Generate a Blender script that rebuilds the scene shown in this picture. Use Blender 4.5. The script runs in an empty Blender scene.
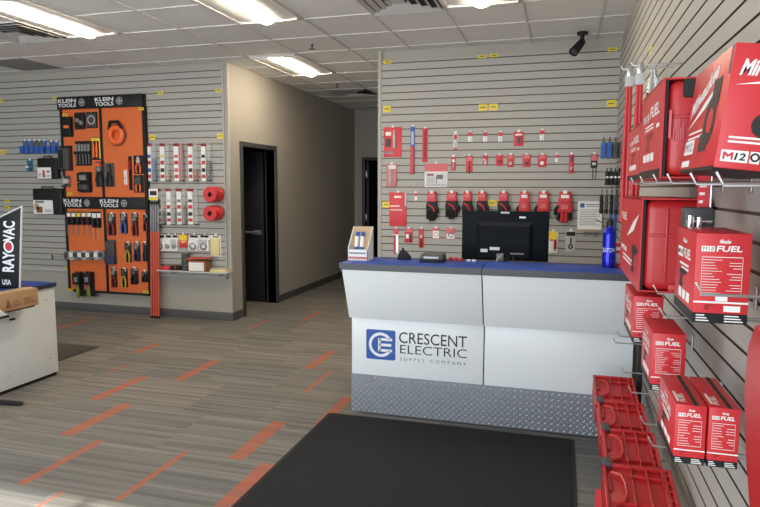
import bpy, bmesh, math, random
from mathutils import Vector, Matrix
random.seed(7)
C = bpy.context.scene
COL = C.collection
# ------------------------------------------------------------------ camera
F_PX, YAW, PITCH, ROLL, CAM_H = 619.7633, .28408, -.10536, .0023, 1.5922
def ray(u, v):
    a = (u - 380) / F_PX; b = -(v - 253.5) / F_PX
    cr, sr = math.cos(ROLL), math.sin(ROLL)
    xr = cr * a - sr * b; up = sr * a + cr * b
    cp, sp = math.cos(PITCH), math.sin(PITCH)
    d = cp - sp * up; z = sp + cp * up
    cy, sy = math.cos(YAW), math.sin(YAW)
    return Vector((cy * xr - sy * d, sy * xr + cy * d, z))
def on_y(u, v, y):
    r = ray(u, v); q = r * (y / r.y); q.z += CAM_H; return q
def on_x(u, v, x):
    r = ray(u, v); q = r * (x / r.x); q.z += CAM_H; return q
def on_z(u, v, z):
    r = ray(u, v); q = r * ((z - CAM_H) / r.z); q.z += CAM_H; return q
cam_d = bpy.data.cameras.new('camera'); cam = bpy.data.objects.new('camera', cam_d); COL.objects.link(cam)
fwd = ray(380, 253.5).normalized(); rgt = (ray(390, 253.5) - ray(370, 253.5)).normalized(); upv = rgt.cross(fwd)
m = Matrix((rgt, upv, -fwd)).transposed().to_4x4(); m.translation = Vector((0, 0, CAM_H)); cam.matrix_world = m
cam_d.sensor_width = 36; cam_d.lens = F_PX / 760 * 36; cam_d.clip_start = .05
C.camera = cam
# ------------------------------------------------------------------ light and exposure
C.view_settings.view_transform = 'Standard'; C.view_settings.look = 'None'
C.view_settings.exposure = 0.0; C.view_settings.gamma = 1; C.view_settings.use_curve_mapping = False
W = bpy.data.worlds.new('sky'); C.world = W; W.use_nodes = True
W.node_tree.nodes['Background'].inputs[0].default_value = (.75, .87, 1, 1)
W.node_tree.nodes['Background'].inputs[1].default_value = 1.0
FRONT_Y = -1.0
sun_d = bpy.data.lights.new('sun', 'SUN'); sun = bpy.data.objects.new('sun', sun_d); COL.objects.link(sun)
sun_d.energy = 12.0; sun_d.angle = .02; sun_d.color = (1, .95, .88)
sun.rotation_euler = (math.radians(90 - 35.6), 0, 0); sun.location = (-3, -6, 6)
day_d = bpy.data.lights.new('window_daylight', 'AREA'); day = bpy.data.objects.new('window_daylight', day_d); COL.objects.link(day)
day_d.shape = 'RECTANGLE'; day_d.size = 7.6; day_d.size_y = 2.3; day_d.energy = 240; day_d.color = (.90, .96, 1)
day.location = (-3.6, FRONT_Y + .03, 1.4); day.rotation_euler = (math.radians(90), 0, 0)
LENS_POWER = 46.0
# ------------------------------------------------------------------ dimensions
CEIL = 3.03
LEFT_Y, LEFT_PAINT = 6.512, 6.53       # slat front / painted face of the left wall
BACK_Y, BACK_PAINT = 6.462, 6.48
RIGHT_X, RIGHT_PAINT = .494, .512
HALL_X, HALL_END, BACK_X0 = -3.747, 11.126, -1.906
T = .6096; GX, GY = -5.214, 4.468      # ceiling grid
# ------------------------------------------------------------------ materials
def mat(name, col, rough=.5, metal=0, spec=.5, emit=None, alpha=None, bump=None, trans=0):
    M = bpy.data.materials.new(name); M.use_nodes = True
    b = M.node_tree.nodes['Principled BSDF']
    b.inputs['Base Color'].default_value = (*col, 1); b.inputs['Roughness'].default_value = rough
    b.inputs['Metallic'].default_value = metal; b.inputs['Specular IOR Level'].default_value = spec
    if emit:
        b.inputs['Emission Color'].default_value = (*emit[0], 1); b.inputs['Emission Strength'].default_value = emit[1]
    if alpha is not None: b.inputs['Alpha'].default_value = alpha
    if trans: b.inputs['Transmission Weight'].default_value = trans
    if bump:
        nt = M.node_tree; tc = nt.nodes.new('ShaderNodeTexCoord'); n = nt.nodes.new('ShaderNodeTexNoise')
        n.inputs['Scale'].default_value = bump[0]; n.inputs['Detail'].default_value = 3
        bm_ = nt.nodes.new('ShaderNodeBump'); bm_.inputs['Strength'].default_value = bump[1]; bm_.inputs['Distance'].default_value = .002
        nt.links.new(tc.outputs['Object'], n.inputs['Vector']); nt.links.new(n.outputs['Fac'], bm_.inputs['Height'])
        nt.links.new(bm_.outputs['Normal'], b.inputs['Normal'])
        mx = nt.nodes.new('ShaderNodeMixRGB'); mx.blend_type = 'MULTIPLY'; mx.inputs[0].default_value = bump[2] if len(bump) > 2 else .12
        mx.inputs[1].default_value = (*col, 1); nt.links.new(n.outputs['Fac'], mx.inputs[2]); nt.links.new(mx.outputs[0], b.inputs['Base Color'])
    return M
class N:                                # tiny node-graph helper
    def __init__(s, M): s.nt = M.node_tree; s.b = s.nt.nodes['Principled BSDF']
    def node(s, t, **k):
        n = s.nt.nodes.new(t)
        for a, v in k.items(): setattr(n, a, v)
        return n
    def put(s, sock, v):
        if hasattr(v, 'default_value') or hasattr(v, 'links'): s.nt.links.new(v, sock)
        else: sock.default_value = v
    def math(s, op, a, b=0.0, c=None):
        n = s.node('ShaderNodeMath', operation=op); s.put(n.inputs[0], a); s.put(n.inputs[1], b)
        if c is not None: s.put(n.inputs[2], c)
        return n.outputs[0]
    def mix(s, f, a, b, bt='MIX'):
        n = s.node('ShaderNodeMixRGB', blend_type=bt); s.put(n.inputs[0], f); s.put(n.inputs[1], a); s.put(n.inputs[2], b); return n.outputs[0]
def paint_mat(name, col): return mat(name, col, .85, bump=(160, .15, .10), spec=.2)
M_ = {}
def defm(k, *a, **kw): M_[k] = mat(k, *a, **kw)
M_['paint'] = paint_mat('wall paint', (.42, .398, .355))
M_['trim_paint'] = paint_mat('slat corner trim', (.47, .465, .44))
defm('slat', (.405, .398, .37), .55, bump=(60, .05, .08))
defm('slat_groove', (.13, .085, .06), .7)
defm('baseboard', (.085, .085, .09), .6)
defm('frame_char', (.055, .057, .062), .5)
defm('door_navy', (.012, .013, .02), .5)
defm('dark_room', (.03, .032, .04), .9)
defm('tbar', (.62, .60, .57), .5)
defm('white_metal', (.74, .73, .70), .35)
defm('vent_metal', (.55, .54, .52), .4)
defm('vent_dark', (.03, .03, .03), .8)
defm('lens', (.9, .9, .9), .4, emit=((1, .83, .62), LENS_POWER))
defm('steel', (.62, .62, .62), .25, 1)
defm('chrome', (.75, .75, .76), .12, 1)
defm('black', (.012, .012, .013), .5, spec=.3)
defm('monitor_black', (.007, .009, .013), .6, spec=.1)
defm('black_matte', (.016, .016, .017), .8)
defm('dark_gray', (.06, .06, .063), .5)
defm('mid_gray', (.22, .22, .22), .5)
defm('light_gray', (.52, .52, .52), .5)
defm('white', (.80, .81, .82), .35)
defm('paper', (.82, .82, .80), .6)
defm('laminate', (.76, .79, .80), .3, bump=(300, .02, .03))
defm('blue_top', (.022, .065, .36), .5, spec=.3, bump=(260, .03, .25))
defm('edge_band', (.035, .038, .05), .35)
defm('logo_blue', (.02, .09, .36), .4)
defm('ink', (.015, .015, .017), .5)
defm('red', (.56, .026, .034), .4)
defm('red_plastic', (.47, .018, .022), .36, bump=(220, .10, .1))
defm('red_dark', (.30, .012, .016), .5)
defm('red_card', (.64, .04, .05), .45)
defm('pink_red', (.62, .13, .15), .5)
defm('orange', (.86, .145, .03), .5)
defm('orange_rod', (.56, .085, .045), .45)
defm('yellow', (.80, .62, .04), .5)
defm('pale_yellow', (.72, .62, .30), .5)
defm('blue', (.03, .11, .42), .45)
defm('cobalt', (.006, .012, .42), .18, .35)
defm('teal', (.02, .15, .26), .5)
defm('jean', (.03, .035, .085), .7)
defm('tan', (.50, .36, .22), .6)
defm('cardboard', (.50, .30, .155), .75, bump=(120, .1, .12))
defm('brown', (.24, .10, .04), .6)
defm('ochre', (.50, .34, .03), .5)
defm('maroon', (.22, .012, .016), .5)
defm('green', (.20, .24, .04), .5)
defm('clear', (.72, .74, .75), .15, alpha=.16)
defm('smoke_clear', (.30, .30, .31), .2, alpha=.55)
defm('rubber_mat', (.029, .030, .032), .9, bump=(90, .6, .5), spec=.2)
defm('shade_gray', (.085, .08, .07), .95, bump=(90, .5, .4))
defm('diamond', (.30, .32, .36), .42, .8)
defm('worn_lug_glint', (.80, .82, .85), .3, .8)  # lighter than the sheet: reflection contrast and worn tops put into the color
defm('wire_silver', (.50, .50, .52), .38, .9)

# pegboard: orange board with rows of small holes
def pegboard():
    M = mat('orange pegboard', (.74, .16, .040), .45); g = N(M)
    tc = g.node('ShaderNodeTexCoord'); sp = g.node('ShaderNodeSeparateXYZ'); g.nt.links.new(tc.outputs['Object'], sp.inputs[0])
    def cell(o): return g.math('SUBTRACT', g.math('FRACT', g.math('DIVIDE', o, .0254)), .5)
    a, b = cell(sp.outputs[0]), cell(sp.outputs[2])
    d = g.math('ADD', g.math('MULTIPLY', a, a), g.math('MULTIPLY', b, b))
    hole = g.math('LESS_THAN', d, .028)
    c = g.mix(hole, (.74, .16, .040, 1), (.10, .03, .015, 1)); g.put(g.b.inputs['Base Color'], c)
    return M
M_['pegboard'] = pegboard()
def ceiling_tile():
    M = mat('ceiling tile', (.60, .585, .555), .9, spec=.1); g = N(M)
    tc = g.node('ShaderNodeTexCoord'); n = g.node('ShaderNodeTexNoise'); n.inputs['Scale'].default_value = 140; n.inputs['Detail'].default_value = 4
    g.nt.links.new(tc.outputs['Object'], n.inputs['Vector'])
    r = g.node('ShaderNodeValToRGB'); r.color_ramp.elements[0].position = .35; r.color_ramp.elements[0].color = (.66, .65, .63, 1)
    r.color_ramp.elements[1].position = .55; r.color_ramp.elements[1].color = (.82, .81, .78, 1)
    g.nt.links.new(n.outputs['Fac'], r.inputs[0]); g.nt.links.new(r.outputs[0], g.b.inputs['Base Color'])
    return M
M_['tile'] = ceiling_tile()
ORANGE_BARS = [(-2.75, .075, 2.52, 3.13), (-2.135, .05, 2.52, 3.13), (-3.03, .125, 3.13, 3.74), (-1.80, .13, 3.13, 3.74), (-1.57, .15, 2.52, 3.13),
    (-3.34, .11, 3.74, 4.35), (-3.02, .12, 4.35, 4.96), (-1.885, .04, 4.35, 4.96), (-2.11, .11, 4.96, 5.57), (-1.52, .11, 3.74, 4.35),
    (-3.92, .10, 4.96, 5.35), (-3.71, .05, 4.35, 4.60), (-3.36, .06, 6.2, 6.75), (-5.44, .10, 5.57, 6.15), (-2.47, .03, 1.91, 2.52), (-2.95, .08, 6.75, 7.4), (-2.5, .05, 7.9, 8.5)]
def carpet():
    M = mat('striped carpet tile', (.2, .2, .2), .95, spec=.1); g = N(M)
    tc = g.node('ShaderNodeTexCoord'); sp = g.node('ShaderNodeSeparateXYZ'); g.nt.links.new(tc.outputs['Object'], sp.inputs[0])
    x, y = sp.outputs[0], sp.outputs[1]
    row = g.math('FLOOR', g.math('DIVIDE', g.math('SUBTRACT', y, .08), .61))
    off = g.math('MULTIPLY', g.math('FRACT', g.math('MULTIPLY', row, .37)), .61)
    colx = g.math('FLOOR', g.math('DIVIDE', g.math('ADD', x, off), .61))
    cid = g.node('ShaderNodeCombineXYZ'); g.put(cid.inputs[0], colx); g.put(cid.inputs[1], row)
    wn = g.node('ShaderNodeTexWhiteNoise', noise_dimensions='2D'); g.nt.links.new(cid.outputs[0], wn.inputs['Vector'])
    rnd = wn.outputs['Value']
    # streaks running across each tile, different in every tile
    def streak(ysc, xsc, seed):
        c = g.node('ShaderNodeCombineXYZ'); g.put(c.inputs[0], g.math('MULTIPLY', x, xsc)); g.put(c.inputs[1], g.math('MULTIPLY', y, ysc))
        g.put(c.inputs[2], g.math('MULTIPLY', rnd, seed))
        n = g.node('ShaderNodeTexNoise'); n.inputs['Scale'].default_value = 1; n.inputs['Detail'].default_value = 2
        g.nt.links.new(c.outputs[0], n.inputs['Vector']); return n.outputs['Fac']
    s1 = streak(26, .5, 60); s2 = streak(90, 2.0, 37)
    r = g.node('ShaderNodeValToRGB'); e = r.color_ramp.elements
    e[0].position = .36; e[0].color = (.148, .147, .14, 1); e[1].position = .66; e[1].color = (.258, .247, .229, 1)
    k = e.new(.5); k.color = (.195, .188, .175, 1)
    g.nt.links.new(g.math('ADD', g.math('MULTIPLY', s1, .72), g.math('MULTIPLY', s2, .28)), r.inputs[0])
    base = r.outputs[0]
    tint = g.mix(rnd, (.86, .88, .88, 1), (1.1, 1.06, 1.0, 1)); base = g.mix(1.0, base, tint, 'MULTIPLY')
    fn = g.node('ShaderNodeTexNoise'); fn.inputs['Scale'].default_value = 240; g.nt.links.new(tc.outputs['Object'], fn.inputs['Vector'])
    speck = g.math('ADD', g.math('MULTIPLY', fn.outputs['Fac'], .8), .6)
    base = g.mix(1.0, base, speck, 'MULTIPLY')
    tot = None
    for cx, w, y0, y1 in ORANGE_BARS:
        a = g.math('LESS_THAN', g.math('ABSOLUTE', g.math('SUBTRACT', x, cx)), w * .40)
        b = g.math('LESS_THAN', g.math('ABSOLUTE', g.math('SUBTRACT', y, (y0 + y1) / 2)), (y1 - y0) / 2)
        q = g.math('MULTIPLY', a, b); tot = q if tot is None else g.math('MAXIMUM', tot, q)
    wear = g.math('ADD', g.math('MULTIPLY', s2, 1.5), -.05)
    oc = g.mix(wear, base, (.46, .13, .072, 1))
    base = g.mix(tot, base, oc)
    g.put(g.b.inputs['Base Color'], base)
    bp = g.node('ShaderNodeBump'); bp.inputs['Strength'].default_value = .5; bp.inputs['Distance'].default_value = .003
    g.nt.links.new(fn.outputs['Fac'], bp.inputs['Height']); g.nt.links.new(bp.outputs[0], g.b.inputs['Normal'])
    return M
M_['carpet'] = carpet()

# ------------------------------------------------------------------ mesh builder
def root_loc(p):
    while p.parent: p = p.parent
    return p.location.copy()
class MB:
    def __init__(s): s.v = []; s.f = []; s.mi = []
    def add(s, vs, fs, mi=0):
        o = len(s.v); s.v += [Vector(q) for q in vs]; s.f += [[i + o for i in f] for f in fs]; s.mi += [mi] * len(fs); return s
    def box(s, x0, x1, y0, y1, z0, z1, mi=0):
        if x0 > x1: x0, x1 = x1, x0
        if y0 > y1: y0, y1 = y1, y0
        if z0 > z1: z0, z1 = z1, z0
        v = [(x, y, z) for z in (z0, z1) for y in (y0, y1) for x in (x0, x1)]
        return s.add(v, [(0, 2, 3, 1), (4, 5, 7, 6), (0, 1, 5, 4), (2, 6, 7, 3), (0, 4, 6, 2), (1, 3, 7, 5)], mi)
    def cyl(s, p0, p1, r0, r1=None, n=12, mi=0):
        r1 = r0 if r1 is None else r1
        p0, p1 = Vector(p0), Vector(p1); d = (p1 - p0).normalized(); a = d.orthogonal().normalized(); b = d.cross(a)
        v = []
        for p, r in ((p0, r0), (p1, r1)):
            for i in range(n):
                t = 2 * math.pi * i / n; v.append(p + a * (r * math.cos(t)) + b * (r * math.sin(t)))
        f = [(i, (i + 1) % n, n + (i + 1) % n, n + i) for i in range(n)]
        f += [tuple(range(n - 1, -1, -1)), tuple(range(n, 2 * n))]
        return s.add(v, f, mi)
    def tube(s, pts, r, n=8, mi=0):
        pts = [Vector(p) for p in pts]; rs = r if isinstance(r, (list, tuple)) else [r] * len(pts)
        v = []; a = None
        for i, p in enumerate(pts):
            d = (pts[min(i + 1, len(pts) - 1)] - pts[max(i - 1, 0)]).normalized()
            if a is None: a = d.orthogonal().normalized()
            a = (a - d * a.dot(d)).normalized(); b = d.cross(a)
            for k in range(n):
                t = 2 * math.pi * k / n; v.append(p + a * (rs[i] * math.cos(t)) + b * (rs[i] * math.sin(t)))
        f = []
        for i in range(len(pts) - 1):
            for k in range(n): f.append((i * n + k, i * n + (k + 1) % n, (i + 1) * n + (k + 1) % n, (i + 1) * n + k))
        f += [tuple(range(n - 1, -1, -1)), tuple(range((len(pts) - 1) * n, len(pts) * n))]
        return s.add(v, f, mi)
    def lathe(s, prof, o, axis=(0, 0, 1), n=24, mi=0):
        o = Vector(o); d = Vector(axis).normalized(); a = d.orthogonal().normalized(); b = d.cross(a); v = []
        for r, h in prof:
            for k in range(n):
                t = 2 * math.pi * k / n; v.append(o + d * h + a * (max(r, 1e-5) * math.cos(t)) + b * (max(r, 1e-5) * math.sin(t)))
        f = [(i * n + k, i * n + (k + 1) % n, (i + 1) * n + (k + 1) % n, (i + 1) * n + k) for i in range(len(prof) - 1) for k in range(n)]
        f += [tuple(range(n - 1, -1, -1)), tuple(range((len(prof) - 1) * n, len(prof) * n))]
        return s.add(v, f, mi)
    def torus(s, o, axis, R, r, n=32, k=12, mi=0, squash=1):
        o = Vector(o); d = Vector(axis).normalized(); a = d.orthogonal().normalized(); b = d.cross(a); v = []
        for i in range(n):
            t = 2 * math.pi * i / n; e = a * math.cos(t) + b * math.sin(t)
            for j in range(k):
                q = 2 * math.pi * j / k; v.append(o + e * (R + r * math.cos(q)) + d * (r * squash * math.sin(q)))
        f = [(i * k + j, ((i + 1) % n) * k + j, ((i + 1) % n) * k + (j + 1) % k, i * k + (j + 1) % k) for i in range(n) for j in range(k)]
        return s.add(v, f, mi)
    def prism(s, poly, o, r, u, depth, mi=0):     # poly in (a,b) on frame o + a r + b u, extruded by the vector depth
        o, r, u, d = Vector(o), Vector(r), Vector(u), Vector(depth); n = len(poly)
        v = [o + r * a + u * b for a, b in poly] + [o + r * a + u * b + d for a, b in poly]
        f = [tuple(range(n)), tuple(range(2 * n - 1, n - 1, -1))] + [(i, n + i, n + (i + 1) % n, (i + 1) % n) for i in range(n)]
        return s.add(v, f, mi)
    def build(s, name, mats, parent=None, bevel=0, seg=2, smooth=35, label=None, cat=None, group=None, kind=None, origin=None):
        if isinstance(mats, str): mats = [mats]
        if origin is None:
            if parent is not None: origin = root_loc(parent)
            elif kind == 'structure' : origin = Vector((0, 0, 0))
            else:
                lo = [min(q[i] for q in s.v) for i in range(3)]; hi = [max(q[i] for q in s.v) for i in range(3)]
                origin = Vector(((lo[0] + hi[0]) / 2, (lo[1] + hi[1]) / 2, lo[2]))
        me = bpy.data.meshes.new(name); me.from_pydata([q - Vector(origin) for q in s.v], [], s.f)
        for k in mats: me.materials.append(M_[k] if isinstance(k, str) else k)
        me.polygons.foreach_set('material_index', s.mi)
        bm = bmesh.new(); bm.from_mesh(me)
        bmesh.ops.recalc_face_normals(bm, faces=bm.faces)
        if bevel:
            ed = [e for e in bm.edges if len(e.link_faces) == 2 and e.calc_face_angle(0) > .6]
            bmesh.ops.bevel(bm, geom=ed, offset=bevel, segments=seg, affect='EDGES', profile=.5, clamp_overlap=True)
        bm.to_mesh(me); bm.free()
        me.polygons.foreach_set('use_smooth', [True] * len(me.polygons)); me.set_sharp_from_angle(angle=math.radians(smooth))
        o = bpy.data.objects.new(name, me); COL.objects.link(o)
        if parent is not None: o.parent = parent
        else: o.location = origin
        tag(o, label, cat, group, kind); return o
def tag(o, label=None, cat=None, group=None, kind=None):
    if label: o['label'] = label
    if cat: o['category'] = cat
    if group: o['group'] = group
    if kind: o['kind'] = kind
    return o
def thing(name, label, cat, loc, group=None):
    o = bpy.data.objects.new(name, None); COL.objects.link(o); o.location = loc; o.empty_display_size = .05
    return tag(o, label, cat, group)
def copy_tree(o, parent=None):
    c = o.copy(); COL.objects.link(c)
    if parent: c.parent = parent
    for ch in list(o.children): copy_tree(ch, c)
    return c
def struct(name, mb, mats, parent=None, **k): return mb.build(name, mats, parent, kind='structure', **k)

# lettering: font outline turned to mesh and fitted to a w x h rectangle on a frame
_txt = {}
def text_geo(s, weight):
    key = (s, weight)
    if key not in _txt:
        cu = bpy.data.curves.new('t', 'FONT'); cu.body = s; cu.size = 1; cu.offset = weight; cu.extrude = 0; cu.resolution_u = 3
        ob = bpy.data.objects.new('t', cu); COL.objects.link(ob)
        dg = bpy.context.evaluated_depsgraph_get(); me = bpy.data.meshes.new_from_object(ob.evaluated_get(dg))
        vs = [v.co.copy() for v in me.vertices]; fs = [list(p.vertices) for p in me.polygons]
        bpy.data.objects.remove(ob); bpy.data.curves.remove(cu); bpy.data.meshes.remove(me)
        x0 = min(v.x for v in vs); x1 = max(v.x for v in vs); y0 = min(v.y for v in vs); y1 = max(v.y for v in vs)
        _txt[key] = ([((v.x - x0) / (x1 - x0), (v.y - y0) / (y1 - y0)) for v in vs], fs)
    return _txt[key]
def add_text(mb, s, o, r, u, w, h, weight=.0, shear=0, mi=0):
    pts, fs = text_geo(s, weight); o, r, u = Vector(o), Vector(r).normalized(), Vector(u).normalized()
    mb.add([o + r * (a * w + b * h * shear) + u * (b * h) for a, b in pts], fs, mi); return mb
X, Y, Z = Vector((1, 0, 0)), Vector((0, 1, 0)), Vector((0, 0, 1))

# ------------------------------------------------------------------ room shell
struct('floor', MB().box(-9.2, .66, FRONT_Y - .15, 11.4, -.08, 0), 'carpet')
# ceiling slab with the light and vent openings simply covered by the fittings
tiles = MB(); tiles.box(-9.2, .66, FRONT_Y - .15, 11.4, CEIL, CEIL + .1)
ceiling = struct('ceiling', tiles, 'tile')
grid = MB()
k = -8
while GX + k * T < .6:
    x = GX + k * T
    if x > -9.1: grid.box(x - .009, x + .009, FRONT_Y, 11.1, CEIL - .008, CEIL)
    k += 1
k = -10
while GY + k * T < 11.1:
    y = GY + k * T
    if y > FRONT_Y: grid.box(-9.1, .5, y - .009, y + .009, CEIL - .0085, CEIL)
    k += 1
struct('trim_1', grid, 'tbar')
# walls
struct('wall_left', MB().box(-9.2, HALL_X, LEFT_PAINT, LEFT_PAINT + .12, 0, CEIL), 'paint')
D0, D1, DT = 6.84, 7.72, 2.09          # hall door opening
hall = MB().box(HALL_X - .12, HALL_X, LEFT_PAINT + .12, D0, 0, CEIL).box(HALL_X - .12, HALL_X, D1, HALL_END, 0, CEIL).box(HALL_X - .12, HALL_X, D0, D1, DT, CEIL)
struct('wall_corridor', hall, 'paint')
E0, E1 = -3.54, -2.70                  # corridor end door opening
struct('wall_end', MB().box(HALL_X - .12, E0, HALL_END, HALL_END + .12, 0, CEIL).box(E1, BACK_X0 + .2, HALL_END, HALL_END + .12, 0, CEIL).box(E0, E1, HALL_END, HALL_END + .12, 2.1, CEIL), 'paint')
struct('wall_back', MB().box(BACK_X0, .66, BACK_PAINT, BACK_PAINT + .14, 0, CEIL).box(BACK_X0, BACK_X0 + .12, BACK_PAINT + .14, HALL_END, 0, CEIL), 'paint')
struct('wall_right', MB().box(RIGHT_PAINT, RIGHT_PAINT + .14, FRONT_Y - .15, BACK_PAINT + .14, 0, CEIL), 'paint')
struct('wall_far_left', MB().box(-9.2, -9.06, FRONT_Y - .15, LEFT_PAINT, 0, CEIL), 'paint')
WH = 2.62                              # storefront window head
front = MB().box(-9.2, .66, FRONT_Y - .15, FRONT_Y, WH, CEIL).box(-9.2, -7.6, FRONT_Y - .15, FRONT_Y, 0, WH).box(.4, .66, FRONT_Y - .15, FRONT_Y, 0, WH)
struct('wall_front', front, 'paint')
mul = MB()
for x in (-7.6, -5.9, -4.2, -2.3, -1.2, .34): mul.box(x, x + .06, FRONT_Y - .12, FRONT_Y - .04, 0, WH)
mul.box(-7.6, .4, FRONT_Y - .12, FRONT_Y - .04, 0, .1).box(-7.6, .4, FRONT_Y - .12, FRONT_Y - .04, WH - .06, WH)
struct('window_1', mul, 'frame_char')
# baseboards
struct('baseboard_left', MB().box(-9.06, HALL_X + .012, LEFT_PAINT - .012, LEFT_PAINT, 0, .10), 'baseboard', bevel=.003)
struct('baseboard_corridor', MB().box(HALL_X, HALL_X + .012, LEFT_PAINT, 6.775, 0, .10).box(HALL_X, HALL_X + .012, 7.785, HALL_END, 0, .10), 'baseboard')
struct('baseboard_end', MB().box(HALL_X, E0 - .065, HALL_END - .012, HALL_END, 0, .10).box(E1 + .065, BACK_X0, HALL_END - .012, HALL_END, 0, .10), 'baseboard')
struct('baseboard_back', MB().box(BACK_X0 - .012, RIGHT_X, BACK_PAINT - .012, BACK_PAINT, 0, .10).box(BACK_X0 - .012, BACK_X0, BACK_PAINT, HALL_END, 0, .10), 'baseboard')
struct('baseboard_right', MB().box(RIGHT_PAINT - .012, RIGHT_PAINT, FRONT_Y, BACK_PAINT, 0, .10), 'baseboard')
# slat panels: real grooves
def slats(o, r, n, length, z0, z1, depth=.018, pitch=.0762, phase=.0):
    mb = MB(); o, r, n = Vector(o), Vector(r), Vector(n)
    prof = [(0, z0, 0)]; z = z0 + phase
    while z < z1 - .01:
        if z > z0 + .004:
            prof += [(0, z - .005, 1), (-.009, z - .005, 1), (-.009, z + .005, 1), (0, z + .005, 0)]
        z += pitch
    prof.append((0, z1, 0))
    for (d0, a0, m0), (d1, a1, m1) in zip(prof, prof[1:]):
        q0, q1 = o + n * (depth + d0) + Z * a0, o + n * (depth + d1) + Z * a1
        mb.add([q0, q0 + r * length, q1 + r * length, q1], [(0, 1, 2, 3)], m0)
    for e in (o, o + r * length):       # end caps and top/bottom
        mb.add([e + Z * z0, e + n * depth + Z * z0, e + n * depth + Z * z1, e + Z * z1], [(0, 1, 2, 3)], 0)
    mb.add([o + Z * z1, o + r * length + Z * z1, o + r * length + n * depth + Z * z1, o + n * depth + Z * z1], [(0, 1, 2, 3)], 0)
    mb.add([o + Z * z0, o + r * length + Z * z0, o + r * length + n * depth + Z * z0, o + n * depth + Z * z0], [(0, 1, 2, 3)], 0)
    return mb
def slat_build(name, *a, **k):
    mb = slats(*a, **k); me = mb.build(name, ['slat', 'slat_groove'], kind='structure'); return me
slat_build('trim_2', (-9.0, LEFT_PAINT, 0), X, -Y, 9.0 + HALL_X - .06, .524, 2.95, phase=.052)
slat_build('trim_3', (BACK_X0 + .03, BACK_PAINT, 0), X, -Y, RIGHT_X - BACK_X0 - .03, .49, 2.925, phase=.045)
slat_build('trim_4', (RIGHT_PAINT, FRONT_Y + .01, 0), Y, -X, BACK_Y - FRONT_Y - .01, .40, 2.925, phase=.06)
struct('trim_5', MB().box(HALL_X - .062, HALL_X - .045, LEFT_PAINT - .024, LEFT_PAINT, .51, 2.96).box(-9.0, HALL_X - .045, LEFT_PAINT - .024, LEFT_PAINT, .505, .535)
       .box(HALL_X - .008, HALL_X + .006, LEFT_PAINT - .006, LEFT_PAINT + .03, .10, CEIL), 'trim_paint', bevel=.002)
struct('trim_6', MB().box(BACK_X0 - .006, BACK_X0 + .034, BACK_PAINT - .026, BACK_PAINT + .06, 0, CEIL), 'trim_paint', bevel=.003)
# hall door: frame, leaf standing open into the dark room
fr = MB()
for a, b in ((D0 - .06, D0), (D1, D1 + .06)): fr.box(HALL_X - .14, HALL_X + .018, a, b, 0, DT + .06)
fr.box(HALL_X - .14, HALL_X + .018, D0, D1, DT, DT + .06)
d1 = struct('door_1', fr, 'frame_char', bevel=.004)
struct('trim_7', MB().box(-4.84, -3.93, 7.735, 7.78, .01, 2.08), 'door_navy', bevel=.003)
pb = MB().cyl((-4.70, 7.69, .98), (-4.0, 7.69, .98), .018); pb.box(-4.74, -4.62, 7.68, 7.735, .95, 1.01).box(-4.06, -3.96, 7.68, 7.735, .95, 1.01)
bar = struct('trim_8', pb, 'mid_gray')
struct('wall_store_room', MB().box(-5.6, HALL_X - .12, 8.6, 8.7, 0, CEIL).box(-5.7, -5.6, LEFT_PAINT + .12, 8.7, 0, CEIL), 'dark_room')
# corridor end door with hinges, opening on a dark space
fr = MB()
for a, b in ((E0 - .06, E0), (E1, E1 + .06)): fr.box(a, b, HALL_END - .018, HALL_END + .14, 0, 2.16)
fr.box(E0, E1, HALL_END - .018, HALL_END + .14, 2.1, 2.16)
door2 = struct('door_2', fr, 'frame_char', bevel=.004)
dl = struct('door_3', MB().box(E0 + .02, E0 + .065, HALL_END + .02, HALL_END + .86, .01, 2.08), 'door_navy')
for z in (.3, 1.05, 1.85): MB().box(E0 + .002, E0 + .03, HALL_END + .0, HALL_END + .02, z - .06, z + .06).cyl((E0 + .03, HALL_END - .006, z - .06), (E0 + .03, HALL_END - .006, z + .06), .012).build('hinge', 'steel', dl, label='steel hinge')
struct('wall_end_room', MB().box(E0 - .5, E1 + .5, HALL_END + 1.6, HALL_END + 1.7, 0, CEIL).box(E0 - .6, E0 - .5, HALL_END + .12, HALL_END + 1.7, 0, CEIL).box(E1 + .5, E1 + .6, HALL_END + .12, HALL_END + 1.7, 0, CEIL).box(E0 - .6, E1 + .6, HALL_END + .12, HALL_END + 1.7, -.08, 0).box(E0 - .6, E1 + .6, HALL_END + .12, HALL_END + 1.7, CEIL, CEIL + .1), 'dark_room')

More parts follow.
